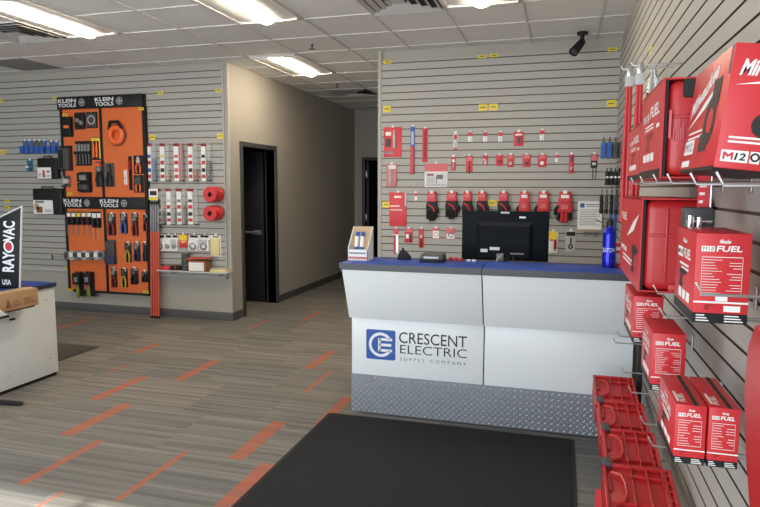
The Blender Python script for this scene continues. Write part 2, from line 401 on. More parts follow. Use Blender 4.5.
# ------------------------------------------------------------------ ceiling fittings
def troffer(c, r0, label):
    x0, x1 = GX + c * T + .012, GX + (c + 1) * T - .012; y0, y1 = GY + (r0) * T + .012, GY + (r0 + 2) * T - .012
    cx = (x0 + x1) / 2; t = thing('ceiling_light', label, 'light', (cx, (y0 + y1) / 2, CEIL - .03), 'recessed ceiling lights')
    zb = CEIL - .012
    fr = MB().box(x0, x0 + .02, y0, y1, zb, CEIL - .001).box(x1 - .02, x1, y0, y1, zb, CEIL - .001).box(x0, x1, y0, y0 + .02, zb, CEIL - .001).box(x0, x1, y1 - .02, y1, zb, CEIL - .001)
    fr.build('frame', 'white_metal', t)
    for s in (-1, 1):                    # curved wings beside the lens
        w = MB(); n = 6; pts = []
        for i in range(n + 1):
            a = i / n; xx = cx + s * (.075 + a * (.265 - .075)); pts.append((xx, CEIL - .002 - .020 * math.sin(a * math.pi / 2 + .2) ** 2 * (1 - a) - .004))
        for (xa, za), (xb, zb_) in zip(pts, pts[1:]):
            w.add([(xa, y0 + .02, za), (xb, y0 + .02, zb_), (xb, y1 - .02, zb_), (xa, y1 - .02, za)], [(0, 1, 2, 3)])
        w.build('wing', 'white_metal', t)
    for y in (y0 + .02, y1 - .06): MB().box(x0 + .02, x1 - .02, y, y + .04, CEIL - .026, CEIL - .004).build('end_plate', 'white_metal', t, bevel=.006)
    l = MB(); n = 10; pts = [(cx + .068 * math.cos(math.pi * i / n), CEIL - .004 - .042 * math.sin(math.pi * i / n)) for i in range(n + 1)]
    for (xa, za), (xb, zb_) in zip(pts, pts[1:]):
        l.add([(xa, y0 + .06, za), (xb, y0 + .06, zb_), (xb, y1 - .06, zb_), (xa, y1 - .06, za)], [(0, 1, 2, 3)])
    for y in (y0 + .06, y1 - .06): l.add([(a, y, b) for a, b in pts], [tuple(range(n + 1))])
    l.build('lens', 'lens', t, label='glowing lens')
troffer(1, -1, 'glowing recessed ceiling light left of the other lights, beside an air vent')
troffer(4, -1, 'glowing recessed ceiling light between the wall display and the counter, nearer the camera')
troffer(3, 3, 'glowing recessed ceiling light at the mouth of the corridor')
troffer(7, -1, 'glowing recessed ceiling light at the top edge of the photo above the counter')
def vent(c, r0, label, dark=False):
    x0, x1 = GX + c * T + .014, GX + (c + 1) * T - .014; y0, y1 = GY + r0 * T + .014, GY + (r0 + 1) * T - .014
    cx, cy = (x0 + x1) / 2, (y0 + y1) / 2
    t = thing('air_vent', label, 'vent', (cx, cy, CEIL - .02), 'ceiling air vents')
    MB().box(x0, x1, y0, y1, CEIL - .006, CEIL - .001).build('backing', 'vent_dark', t)
    h = (x1 - x0) / 2
    for i in range(4):                   # nested square louvers
        a, b = h * (1 - i * .23), h * (1 - i * .23) - .032
        f = MB(); zo, zi = CEIL - .028, CEIL - .007
        for sx, sy in ((1, 0), (-1, 0), (0, 1), (0, -1)):
            if sx: q = [(cx + sx * a, cy - a, zo), (cx + sx * a, cy + a, zo), (cx + sx * b, cy + b, zi), (cx + sx * b, cy - b, zi)]
            else: q = [(cx - a, cy + sy * a, zo), (cx + a, cy + sy * a, zo), (cx + b, cy + sy * b, zi), (cx - b, cy + sy * b, zi)]
            f.add(q, [(0, 1, 2, 3)]); f.add([Vector(p) + Vector((0, 0, .003)) for p in q], [(3, 2, 1, 0)])
        f.build('louver', 'vent_metal', t)
    MB().box(cx - .05, cx + .05, cy - .05, cy + .05, CEIL - .020, CEIL - .016).build('center_plate', 'vent_metal', t)
vent(0, 0, 'square louvered air vent left of the leftmost ceiling light')
vent(6, 0, 'square louvered air vent at the top edge of the photo above the counter')
vent(3, 7, 'square louvered air vent deep in the corridor ceiling')
x0 = GX - 2 * T + .014
MB().box(x0, x0 + T - .03, GY + 2 * T + .014, GY + 3 * T - .014, CEIL - .012, CEIL - .001).build('return_grille', 'mid_gray', label='flat gray ceiling grille panel above the left slat wall', cat='vent', bevel=.003)
def sprinkler(u, v, label):
    p = on_z(u, v, CEIL); t = thing('fire_sprinkler', label, 'sprinkler', (p.x, p.y, CEIL - .06), 'ceiling sprinklers')
    MB().lathe([(.035, 0), (.035, .004), (.02, .008)], (p.x, p.y, CEIL - .009)).build('escutcheon', 'white_metal', t)
    MB().cyl((p.x, p.y, CEIL - .04), (p.x, p.y, CEIL - .008), .01).build('stem', 'dark_gray', t)
    MB().lathe([(.028, 0), (.028, .003), (.006, .006), (.006, .02)], (p.x, p.y, CEIL - .06)).build('deflector', 'dark_gray', t)
sprinkler(312, 43, 'fire sprinkler head in the ceiling right of the corridor light')
sprinkler(337, 83, 'fire sprinkler head deep in the corridor ceiling by the far air vent')
# security camera
p = Vector((.135, 6.2, CEIL)); t = thing('security_camera', 'black bullet security camera hanging from the ceiling near the corner', 'camera', (p.x, p.y, CEIL - .2))
MB().lathe([(.05, -.022), (.05, -.006), (.045, 0)], (p.x, p.y, CEIL)).build('mount_plate', 'black', t)
MB().cyl((p.x, p.y, CEIL - .02), (p.x, p.y, CEIL - .085), .02).build('arm', 'black', t)
e = Vector((p.x - .085, p.y - .10, CEIL - .21)); b = Vector((p.x, p.y + .01, CEIL - .085)); dr = (e - b).normalized()
MB().lathe([(.02, -.02), (.034, 0), (.038, .06), (.042, .14), (.044, .165), (.036, .165), (.036, .155)], b, dr).build('body', 'black', t)
MB().lathe([(.034, .154), (.028, .157), (.0, .158)], b, dr).build('lens', 'dark_gray', t)

# ------------------------------------------------------------------ service counter
CF = 4.057                                   # face of the base panels
CX0, CXM, CX1 = -1.39, -.464, .455
ctr = thing('service_counter', 'white sales counter with blue top and diamond plate kick panel', 'counter', ((CX0 + CX1) / 2, 4.4, 0))
TOPZ = 1.10; LEDGE_BACK = 4.22
MB().box(CX0 + .02, CX1, CF + .021, 4.16, .02, .70).box(CX0 + .02, CX1, 4.035, 4.16, .70, TOPZ - .04).build('carcass', 'edge_band', ctr)
for a, b in ((CX0, CXM - .004), (CXM + .004, CX1)):
    MB().box(a, b, CF, CF + .02, .285, .70).build('base_panel', 'laminate', ctr, bevel=.0015)
    q = MB(); za, zb = .700, TOPZ - .042; ya, yb = 4.0, 3.853
    q.prism([(ya, za), (yb, zb), (yb + .03, zb), (ya + .03, za)], (a, 0, 0), Y, Z, X * (b - a))
    q.build('sloped_panel', 'laminate', ctr, bevel=.001)
for a, b in ((CX0 - .008, CXM - .002), (CXM + .002, CX1 + .02)):
    tp = MB().box(a, b, 3.83, LEDGE_BACK, TOPZ - .036, TOPZ).build('countertop', 'blue_top', ctr, bevel=.002, label='blue laminate countertop')
    MB().box(a, b, 3.827, 3.8305, TOPZ - .036, TOPZ - .003).box(a, b, 3.845, 3.88, TOPZ - .047, TOPZ - .036).build('edge_strip', 'edge_band', tp)
# diamond plate: sheet with raised lens-shaped lugs
dp = MB().box(CX0 - .004, CX1, CF - .004, CF, .012, .285)
px = .040
for st, sg_a in ((0, 45), (.5, -45)):
    for i in range(int((CX1 - CX0) / px)):
        for j in range(7):
            cx = CX0 + .012 + (i + st) * px; cz = .026 + (j + st) * px
            if cz > .272 or cx > CX1 - .012: continue
            a = math.radians(sg_a); ux, uz = math.cos(a), math.sin(a); L, w = .0150, .0048; y = CF - .0041
            dp.add([(cx - ux * L, y, cz - uz * L), (cx + uz * w, y, cz - ux * w), (cx + ux * L, y, cz + uz * L), (cx - uz * w, y, cz + ux * w),
                    (cx - ux * L * .4, y - .004, cz - uz * L * .4), (cx + ux * L * .4, y - .004, cz + uz * L * .4)],
                   [(0, 1, 4), (1, 5, 4), (1, 2, 5), (2, 3, 5), (3, 4, 5), (3, 0, 4)], 1)
dp.build('diamond_plate', ['diamond', 'worn_lug_glint'], ctr, label='embossed metal diamond plate', smooth=20)
# company sign on the left base panel
def ypt(u, v, y): q = on_y(u, v, y); return q
sg = CF - .002
a0, a1 = ypt(367, 359.2, sg), ypt(394.6, 330, sg); s = .5 * ((a1.x - a0.x) + (a1.z - a0.z)); ac = (a0 + a1) / 2
def rrect(w, h, r, n=5):
    pts = []
    for cx, cy, st in ((w / 2 - r, h / 2 - r, 0), (-w / 2 + r, h / 2 - r, 90), (-w / 2 + r, -h / 2 + r, 180), (w / 2 - r, -h / 2 + r, 270)):
        for i in range(n + 1):
            t = math.radians(st + 90 * i / n); pts.append((cx + r * math.cos(t), cy + r * math.sin(t)))
    return pts
lg = MB().prism(rrect(s, s, s * .06), (ac.x, CF, ac.z), X, Z, -Y * .0012).build('sign_square', 'logo_blue', ctr, label='blue square emblem')
em = MB(); R = s * .41; n = 40
for i in range(n):                            # the ring of the emblem, open on the right
    t0, t1 = math.radians(34 + 292 * i / n), math.radians(34 + 292 * (i + 1) / n); q = []
    for t, rr in ((t0, R), (t1, R), (t1, R - s * .095), (t0, R - s * .095)): q.append((ac.x + rr * math.cos(t), CF - .0016, ac.z + rr * math.sin(t)))
    em.add(q, [(0, 1, 2, 3)])
for z in (.185, 0, -.185): em.box(ac.x - s * .05, ac.x + s * (.36 if z == 0 else .39), CF - .0016, CF - .0012, ac.z + s * (z - .045), ac.z + s * (z + .045))
em.box(ac.x - s * .09, ac.x + s * .0, CF - .0016, CF - .0012, ac.z - s * .23, ac.z + s * .23)
em.build('emblem', 'white', lg)
tx = MB()
for st, (u0, v0, v1, u1), wt in (('CRESCENT', (398.9, 342.9, 331.8, 466.8), .004), ('ELECTRIC', (400, 353.3, 344.6, 466.8), -.004), ('S U P P L Y   C O M P A N Y', (400, 360.4, 357.2, 466.3), -.008)):
    a, b, c = ypt(u0, v0, sg), ypt(u0, v1, sg), ypt(u1, v0 + 3, sg); add_text(tx, st, (a.x, CF - .0012, a.z), X, Z, c.x - a.x, b.z - a.z, wt)
tx.build('lettering', 'ink', ctr, label='dark lettering')

wd = thing('work_desk', 'low white staff desk behind the counter carrying the monitor', 'desk', ((CX0 + CX1) / 2, 4.55, 0))
MB().box(CX0 + .02, CX1, 4.24, 4.90, .725, .76).build('desk_top', 'laminate', wd, bevel=.002)
for x in (CX0 + .03, CX1 - .06):
    for y in (4.26, 4.85): MB().box(x, x + .03, y, y + .03, 0, .725).build('leg', 'edge_band', wd)
# things on the counter
def on_top(u, v): return on_z(u, v, TOPZ)
# light display carton
d = .14; y0 = 3.985; y1 = y0 + d; x0, x1 = on_y(347.6, 261, y0).x, on_y(367.5, 261, y0).x
p = Vector(((x0 + x1) / 2, y0, TOPZ)); bx = thing('display_carton', 'small white counter display carton holding blue penlights at the counter end', 'box', (p.x, y0 + d / 2, TOPZ))
MB().box(x0, x1, y0, y0 + .004, TOPZ, TOPZ + .075).build('front_panel', 'paper', bx, label='printed white front panel')
MB().prism([(y0, TOPZ), (y1, TOPZ), (y1, TOPZ + .225), (y1 - .012, TOPZ + .225), (y0, TOPZ + .075)], (x0, 0, 0), Y, Z, X * .004).build('side_panel', 'paper', bx)
MB().prism([(y0, TOPZ), (y1, TOPZ), (y1, TOPZ + .225), (y1 - .012, TOPZ + .225), (y0, TOPZ + .075)], (x1 - .004, 0, 0), Y, Z, X * .004).build('side_panel', 'paper', bx)
MB().add([(x0 + .004, y0 + .02, TOPZ + .03), (x1 - .004, y0 + .02, TOPZ + .03), (x1 - .004, y1 - .004, TOPZ + .222), (x0 + .004, y1 - .004, TOPZ + .222)], [(0, 1, 2, 3)]).box(x0, x1, y1 - .004, y1, TOPZ, TOPZ + .225).build('back_panel', 'tan', bx, label='tan printed back panel')
pr = MB().box(x0 + .012, x1 - .012, y0 - .0008, y0, TOPZ + .045, TOPZ + .056); pr.build('print_band', 'mid_gray', bx)
MB().box(x0 + .006, x1 - .006, y0 - .0008, y0, TOPZ + .012, TOPZ + .026).build('print_band', 'pink_red', bx)
for i, dx in enumerate((-.022, .016)):
    q0 = Vector((p.x + dx, y0 + .035, TOPZ + .055)); q1 = Vector((p.x + dx, y0 + .072, TOPZ + .19)); dr = (q1 - q0)
    pl = thing('penlight', ('left' if i == 0 else 'right') + ' one of two blue penlights in the counter display carton', 'penlight', q0)
    MB().cyl(q0, q0 + dr * .25, .014).cyl(q0 + dr * .78, q1, .014).build('grip', 'blue', pl, label='blue end sections')
    MB().cyl(q0 + dr * .25, q0 + dr * .78, .0136).build('barrel', 'paper', pl, label='white barrel')
# bar code scanner lying behind on the counter
cy = 4.12; x = on_y(403, 256, cy).x
sc = thing('barcode_scanner', 'small black wedge shaped device on the counter beside the black terminal', 'device', (x, cy, TOPZ))
MB().prism([(-.046, 0), (.045, 0), (.042, .018), (.012, .052), (-.018, .066), (-.036, .034)], (x, cy, TOPZ), X, Z, Y * .07).build('body', 'black_matte', sc, bevel=.006)
MB().cyl((x - .012, cy + .03, TOPZ + .055), (x - .006, cy + .03, TOPZ + .078), .008).build('knob', 'black', sc)
# terminal
x = on_y(432.5, 258, 4.06).x
tm = thing('label_printer', 'low black desktop terminal on the counter left of the monitor', 'device', (x, 4.08, TOPZ))
MB().box(x - .080, x + .080, 4.01, 4.15, TOPZ, TOPZ + .018).build('base', 'black', tm, bevel=.004)
MB().prism([(-.084, .018), (.084, .018), (.074, .054), (-.070, .056)], (x, 4.015, TOPZ), X, Z, Y * .13).build('housing', 'dark_gray', tm, bevel=.008)
MB().box(x - .05, x + .05, 4.0115, 4.016, TOPZ + .026, TOPZ + .040).build('slot', 'light_gray', tm)
# red pieces by the monitor
x0 = on_y(451, 258, 4.17).x
for i in range(3):
    MB().cyl((x0 + i * .034, 4.17, TOPZ), (x0 + i * .034, 4.17, TOPZ + .024 - .005 * (i == 2)), .016, .013).build('red_cap', 'red', bevel=.003,
        label=['leftmost', 'middle', 'rightmost'][i] + ' of three small red caps on the counter beside the monitor', cat='cap', group='red caps by the monitor')
x0 = on_y(466.5, 260, 4.15).x
for i in range(2):
    MB().box(x0 + i * .036, x0 + .026 + i * .036, 4.15, 4.17, TOPZ, TOPZ + .014).build('white_clip', 'white', bevel=.003,
        label=('left' if i == 0 else 'right') + ' of two tiny white clips on the counter under the monitor corner', cat='clip', group='white clips by the monitor')
# monitor seen from the back
my = 4.5; DESK = .76
a, b = on_y(462.3, 210.5, my), on_y(548, 262.3, my); mz0 = b.z; mz1 = a.z
mon = thing('computer_monitor', 'black computer monitor on the counter seen from behind', 'monitor', ((a.x + b.x) / 2, my + .05, DESK))
cx = (a.x + b.x) / 2; W2 = (b.x - a.x) / 2
MB().box(cx - W2, cx + W2, my, my + .028, mz0, mz1).build('screen_shell', 'monitor_black', mon, bevel=.006)
MB().box(cx - W2 + .006, cx + W2 - .006, my + .028, my + .031, mz0 + .022, mz1 - .008).build('screen', 'dark_gray', mon)
q = MB(); hw, z0, z1 = W2 * .66, mz0 + .02, mz1 - .075
vs = [(cx - hw, my + .001, z0), (cx + hw, my + .001, z0), (cx + hw, my + .001, z1), (cx - hw, my + .001, z1), (cx - hw + .03, my - .03, z0 + .01), (cx + hw - .03, my - .03, z0 + .01), (cx + hw - .03, my - .03, z1 - .03), (cx - hw + .03, my - .03, z1 - .03)]
q.add(vs, [(0, 1, 5, 4), (1, 2, 6, 5), (2, 3, 7, 6), (3, 0, 4, 7), (4, 5, 6, 7)]); q.build('rear_housing', 'monitor_black', mon)
MB().box(cx - .03, cx + .03, my - .003, my, mz1 - .018, mz1 - .005).build('maker_plate', 'light_gray', mon)
MB().box(cx + .10, cx + .145, my - .002, my, mz1 - .05, mz1 - .037).build('sticker', 'paper', mon, label='white sticker')
MB().box(cx - .165, cx - .115, my - .032, my - .03, mz0 + .062, mz0 + .085).build('sticker', 'paper', mon, label='white sticker')
MB().box(cx - .10, cx - .03, my - .032, my - .03, mz0 + .078, mz0 + .10).build('sticker', 'paper', mon, label='white sticker')
MB().box(cx + .045, cx + .14, my - .034, my - .03, mz0 + .052, mz0 + .062).build('port_row', 'mid_gray', mon)
MB().box(cx - .035, cx + .035, my - .022, my - .0, DESK + .004, mz0 + .06).build('stand_neck', 'black', mon)
MB().box(cx - .11, cx + .11, my - .06, my + .16, DESK, DESK + .006).build('stand_base', 'black', mon, bevel=.002)
MB().tube([(cx - .01, my - .034, mz0 + .055), (cx - .02, my - .06, mz0 + .04), (cx - .045, my - .07, mz0 + .012), (cx - .06, my - .05, DESK + .006)], .004).build('cable', 'light_gray', mon, label='pale cable')
MB().tube([(cx + .07, my - .034, mz0 + .055), (cx + .07, my - .06, mz0 + .03), (cx + .03, my - .05, DESK + .01)], .0035).build('cable', 'dark_gray', mon)
MB().box(cx - .05, cx + .0, my - .055, my - .025, mz0 + .005, mz0 + .055).build('cable_clamp', 'mid_gray', mon, bevel=.006)
# bottle
by = 4.12; a = on_y(608.5, 262, by); r = .0405
bt = thing('aluminum_bottle', 'tall cobalt blue metal water bottle with black cap on the counter', 'bottle', (a.x, by, TOPZ))
H = on_y(608, 219, by).z - TOPZ
MB().lathe([(.0, 0), (r - .003, 0), (r, .004), (r, H * .66), (r * .97, H * .72), (r * .72, H * .80), (r * .5, H * .835), (r * .5, H * .86)], (a.x, by, TOPZ)).build('body', 'cobalt', bt)
MB().lathe([(r * .56, H * .85), (r * .56, H * .94), (r * .40, H * .97), (r * .34, H)], (a.x, by, TOPZ)).build('cap', 'black', bt)
MB().torus((a.x, by, TOPZ + H * .96), X, .016, .005).build('cap_loop', 'black', bt)
t_ = MB(); pts, fs = text_geo('EATON', 0.0); h = .026; wdt = .082; vs = []
for pa, pb_ in pts:                        # lettering wrapped round the bottle
    th = (pa - .5) * wdt / (r + .0006) - .12; vs.append((a.x + (r + .0006) * math.sin(th), by - (r + .0006) * math.cos(th), TOPZ + .098 + pb_ * h))
t_.add(vs, fs); t_.build('lettering', 'white', bt)
# small blister packs behind the bottle at the wall end of the counter
for i, (u, v0, v1) in enumerate(((618, 243, 268), (626, 246, 270))):
    yy = 4.17 - .12 * i; a0, a1 = on_y(u - 5, v1, yy), on_y(u + 5, v0, yy)
    q = thing('drill_bit_pack', ('red and white bit pack standing behind the blue bottle', 'red and white bit pack standing at the wall end of the counter')[i], 'pack', ((a0.x + a1.x) / 2, yy, TOPZ))
    MB().box(a0.x, a1.x, yy, yy + .012, TOPZ, a1.z).build('card', 'red_card', q, bevel=.002)
    MB().box(a0.x + .008, a1.x - .008, yy - .012, yy, TOPZ + .02, TOPZ + (a1.z - TOPZ) * .55).build('blister', 'light_gray', q, bevel=.005)
    MB().box(a0.x + .006, a1.x - .006, yy - .001, yy, TOPZ + (a1.z - TOPZ) * .68, TOPZ + (a1.z - TOPZ) * .82).build('print_band', 'white', q)

# ------------------------------------------------------------------ floor mats and a shade patch
def floor_mat_or_shade(x0, x1, y0, y1, label, pile='rubber_mat', edge='black_matte'):
    t = thing('floor_mat_or_shade', label, 'mat', ((x0 + x1) / 2, (y0 + y1) / 2, 0))
    MB().prism(rrect(x1 - x0, y1 - y0, .03), ((x0 + x1) / 2, (y0 + y1) / 2, 0), X, Y, Z * .005).build('rubber_border', edge, t)
    MB().prism(rrect(x1 - x0 - .05, y1 - y0 - .05, .02), ((x0 + x1) / 2, (y0 + y1) / 2, .005), X, Y, Z * .006).build('pile', pile, t)
floor_mat_or_shade(-1.54, .125, 2.1, 3.99, 'large black entrance mat lying in front of the counter')
floor_mat_or_shade(-5.9, -4.39, 4.52, 5.05, 'dark gray shade patch behind the blue topped desk on the left', 'shade_gray', 'shade_gray')  # thin slab added for the dim shaded carpet; its gray is painted shade

# ------------------------------------------------------------------ left desk and what stands on it
DX, DZ, DY1 = -4.08, .795, 4.185
dk = thing('display_desk', 'white panelled desk with blue top at the left edge', 'desk', (-4.5, 3.5, 0))
MB().box(-4.95, DX, 2.4, DY1, .03, DZ - .035).build('body_panel', 'laminate', dk, bevel=.0015)
MB().box(-4.93, DX - .012, 2.42, DY1 - .012, 0, .03).build('plinth', 'black', dk)
tp = MB().box(-4.97, DX + .012, 2.38, DY1 + .012, DZ - .035, DZ).build('top', 'blue_top', dk, bevel=.002, label='blue laminate top')
MB().box(DX + .0118, DX + .0135, 2.38, DY1 + .012, DZ - .035, DZ - .002).build('edge_strip', 'edge_band', tp)
sc = MB()
for u, v in ((46, 300), (50, 358), (8, 376)):
    q = on_x(u, v, DX); sc.cyl((DX, q.y, q.z), (DX + .002, q.y, q.z), .006, n=8)
sc.build('screw_caps', 'mid_gray', dk)
# low bracket shelf on the desk side, carrying the box
SX = DX + .16
qb = on_x(38.5, 304, SX); SZ = qb.z - .004
MB().box(DX + .001, SX - .012, 2.7, qb.y - .02, SZ - .012, SZ).build('side_shelf', 'black', bevel=.002, label='thin black shelf on the side of the left desk under the cardboard box', cat='shelf')
a0 = on_x(38.5, 287.4, SX); bh = a0.z - SZ
ye = qb.y
cb = thing('cardboard_box', 'long brown cardboard box lying at the side of the left desk', 'box', (SX - .08, ye - .3, SZ))
MB().box(SX - .13, SX, ye - .62, ye, SZ, SZ + bh).build('carton', 'cardboard', cb, bevel=.002)
MB().box(SX - .09, SX - .04, ye - .62, ye + .0006, SZ + bh, SZ + bh + .0012).build('packing_tape', 'tan', cb)
pr = MB(); xs = SX + .0008; yl = ye - .30
pr.prism([(0, 0), (.05, 0), (.03, .062), (.02, .062)], (xs - .0004, yl, SZ + .02), Y, Z, X * .0006)
add_text(pr, 'AVERY', (xs, yl + .06, SZ + .05), Y, Z, .06, .018, .01); add_text(pr, 'DENNISON', (xs, yl + .06, SZ + .026), Y, Z, .08, .018, .01)
for i in range(3): pr.box(xs - .0003, xs, yl + .165, yl + .27 - .02 * i, SZ + .03 + i * .018, SZ + .037 + i * .018)
pr.build('printing', 'brown', cb, label='dark printed emblem and lettering')
q = on_x(22, 311, DX + .002)
MB().box(DX, DX + .002, q.y - .05, q.y + .07, q.z - .012, q.z + .014).build('paper_label', 'paper', label='white paper strip stuck on the desk side below the cardboard box', cat='label')
q = on_x(12, 319, DX); MB().box(DX, DX + .014, q.y - .025, q.y + .02, q.z - .008, q.z + .006).build('black_clip', 'black', label='small black clip on the desk side below the cardboard box', cat='clip', bevel=.003)
q = on_x(1, 315, SX + .06); tg = thing('tape_dispenser', 'black and white tape dispenser poking in at the left edge', 'dispenser', (SX + .06, q.y - .05, q.z - .02))
MB().prism([(.02, -.012), (.03, -.004), (-.03, .04), (-.13, .06), (-.15, -.01)], (SX + .03, q.y, q.z + .006), Y, Z, X * .06).build('body', 'paper', tg, bevel=.004)
MB().box(SX + .02, SX + .10, q.y - .16, q.y + .035, q.z - .02, q.z - .007).build('base_plate', 'black', tg, bevel=.003)
MB().box(SX + .031, SX + .06, q.y - .14, q.y - .02, SZ - .012, q.z - .02).box(SX + .02, SX + .06, q.y - .14, q.y - .02, SZ - .012, SZ).build('mount_arm', 'black', tg)
# tall battery sign standing on the desk
qs = on_z(19.5, 289, DZ); sy = qs.y
p1, p2 = on_y(21.5, 206.5, sy), on_y(0, 217, sy)
zt = p1.z; xr0, xr1 = qs.x, p1.x; slope = (p1.z - p2.z) / (p1.x - p2.x); wl = .30; xl = xr1 - wl
sn = thing('display_sign', 'black upright battery display sign with slanted top on the left desk', 'sign', ((xl + xr0) / 2, sy, DZ))
poly = [(xl + .02, DZ), (xr0, DZ), (xr1, zt), (xl, zt - wl * slope)]
MB().prism(poly, (0, sy, 0), X, Z, Y * .012).build('panel', 'black', sn, bevel=.002)
e = MB()
for (ax, az), (bx_, bz) in ((poly[1], poly[2]), (poly[2], poly[3])): e.tube([(ax, sy + .004, az), (bx_, sy + .004, bz)], .008, n=6)
e.build('edge_trim', 'light_gray', sn, label='pale gray edge trim')
MB().box(xl + .03, xr0 - .01, sy - .0, sy + .10, DZ, DZ + .008).build('foot_plate', 'black', sn)
up = Vector((xr1 - xr0, 0, zt - DZ)).normalized(); le = (zt - DZ)
yy = sy - .0008
b0 = on_y(14.0, 272, sy); b1 = on_y(15.5, 221, sy); bl = b1.z - b0.z; hh = (on_y(15, 240, sy) - on_y(3.2, 240, sy)).x
o = Vector((b0.x, yy, b0.z))
lt = MB()
add_text(lt, 'RAY', o, up, -X, bl * .40, hh, .03); add_text(lt, 'VAC', o + up * bl * .60, up, -X, bl * .40, hh, .03)
oc = o + up * bl * .5 - X * hh * .5
lt.torus(oc, Y, hh * .36, hh * .07, squash=.04)
u0 = on_y(2.5, 284.5, sy); add_text(lt, 'USA', (u0.x, yy, u0.z), X, Z, hh * .75, hh * .36, .02)
lt.build('lettering', 'white', sn, label='white lettering')
MB().lathe([(hh * .25, 0), (hh * .25, .0006)], oc + Y * .0004, -Y).build('emblem', 'red', sn, label='red round emblem')
# foot of a floor stand at the photo's left edge
q = on_z(9, 407, 0)
st = thing('stand_foot', 'black flat foot of a floor stand at the left edge', 'stand', (q.x, q.y, 0))
MB().prism([(-.28, -.02), (.055, .03), (.075, .055), (.05, .075), (-.28, .05)], (q.x, q.y, .004), X, Y, Z * .02).build('foot_bar', 'black', st, bevel=.006)
MB().cyl((q.x + .045, q.y + .052, 0), (q.x + .045, q.y + .052, .008), .014).cyl((q.x - .25, q.y + .015, 0), (q.x - .25, q.y + .015, .008), .014).build('rubber_pads', 'rubber_mat', st)

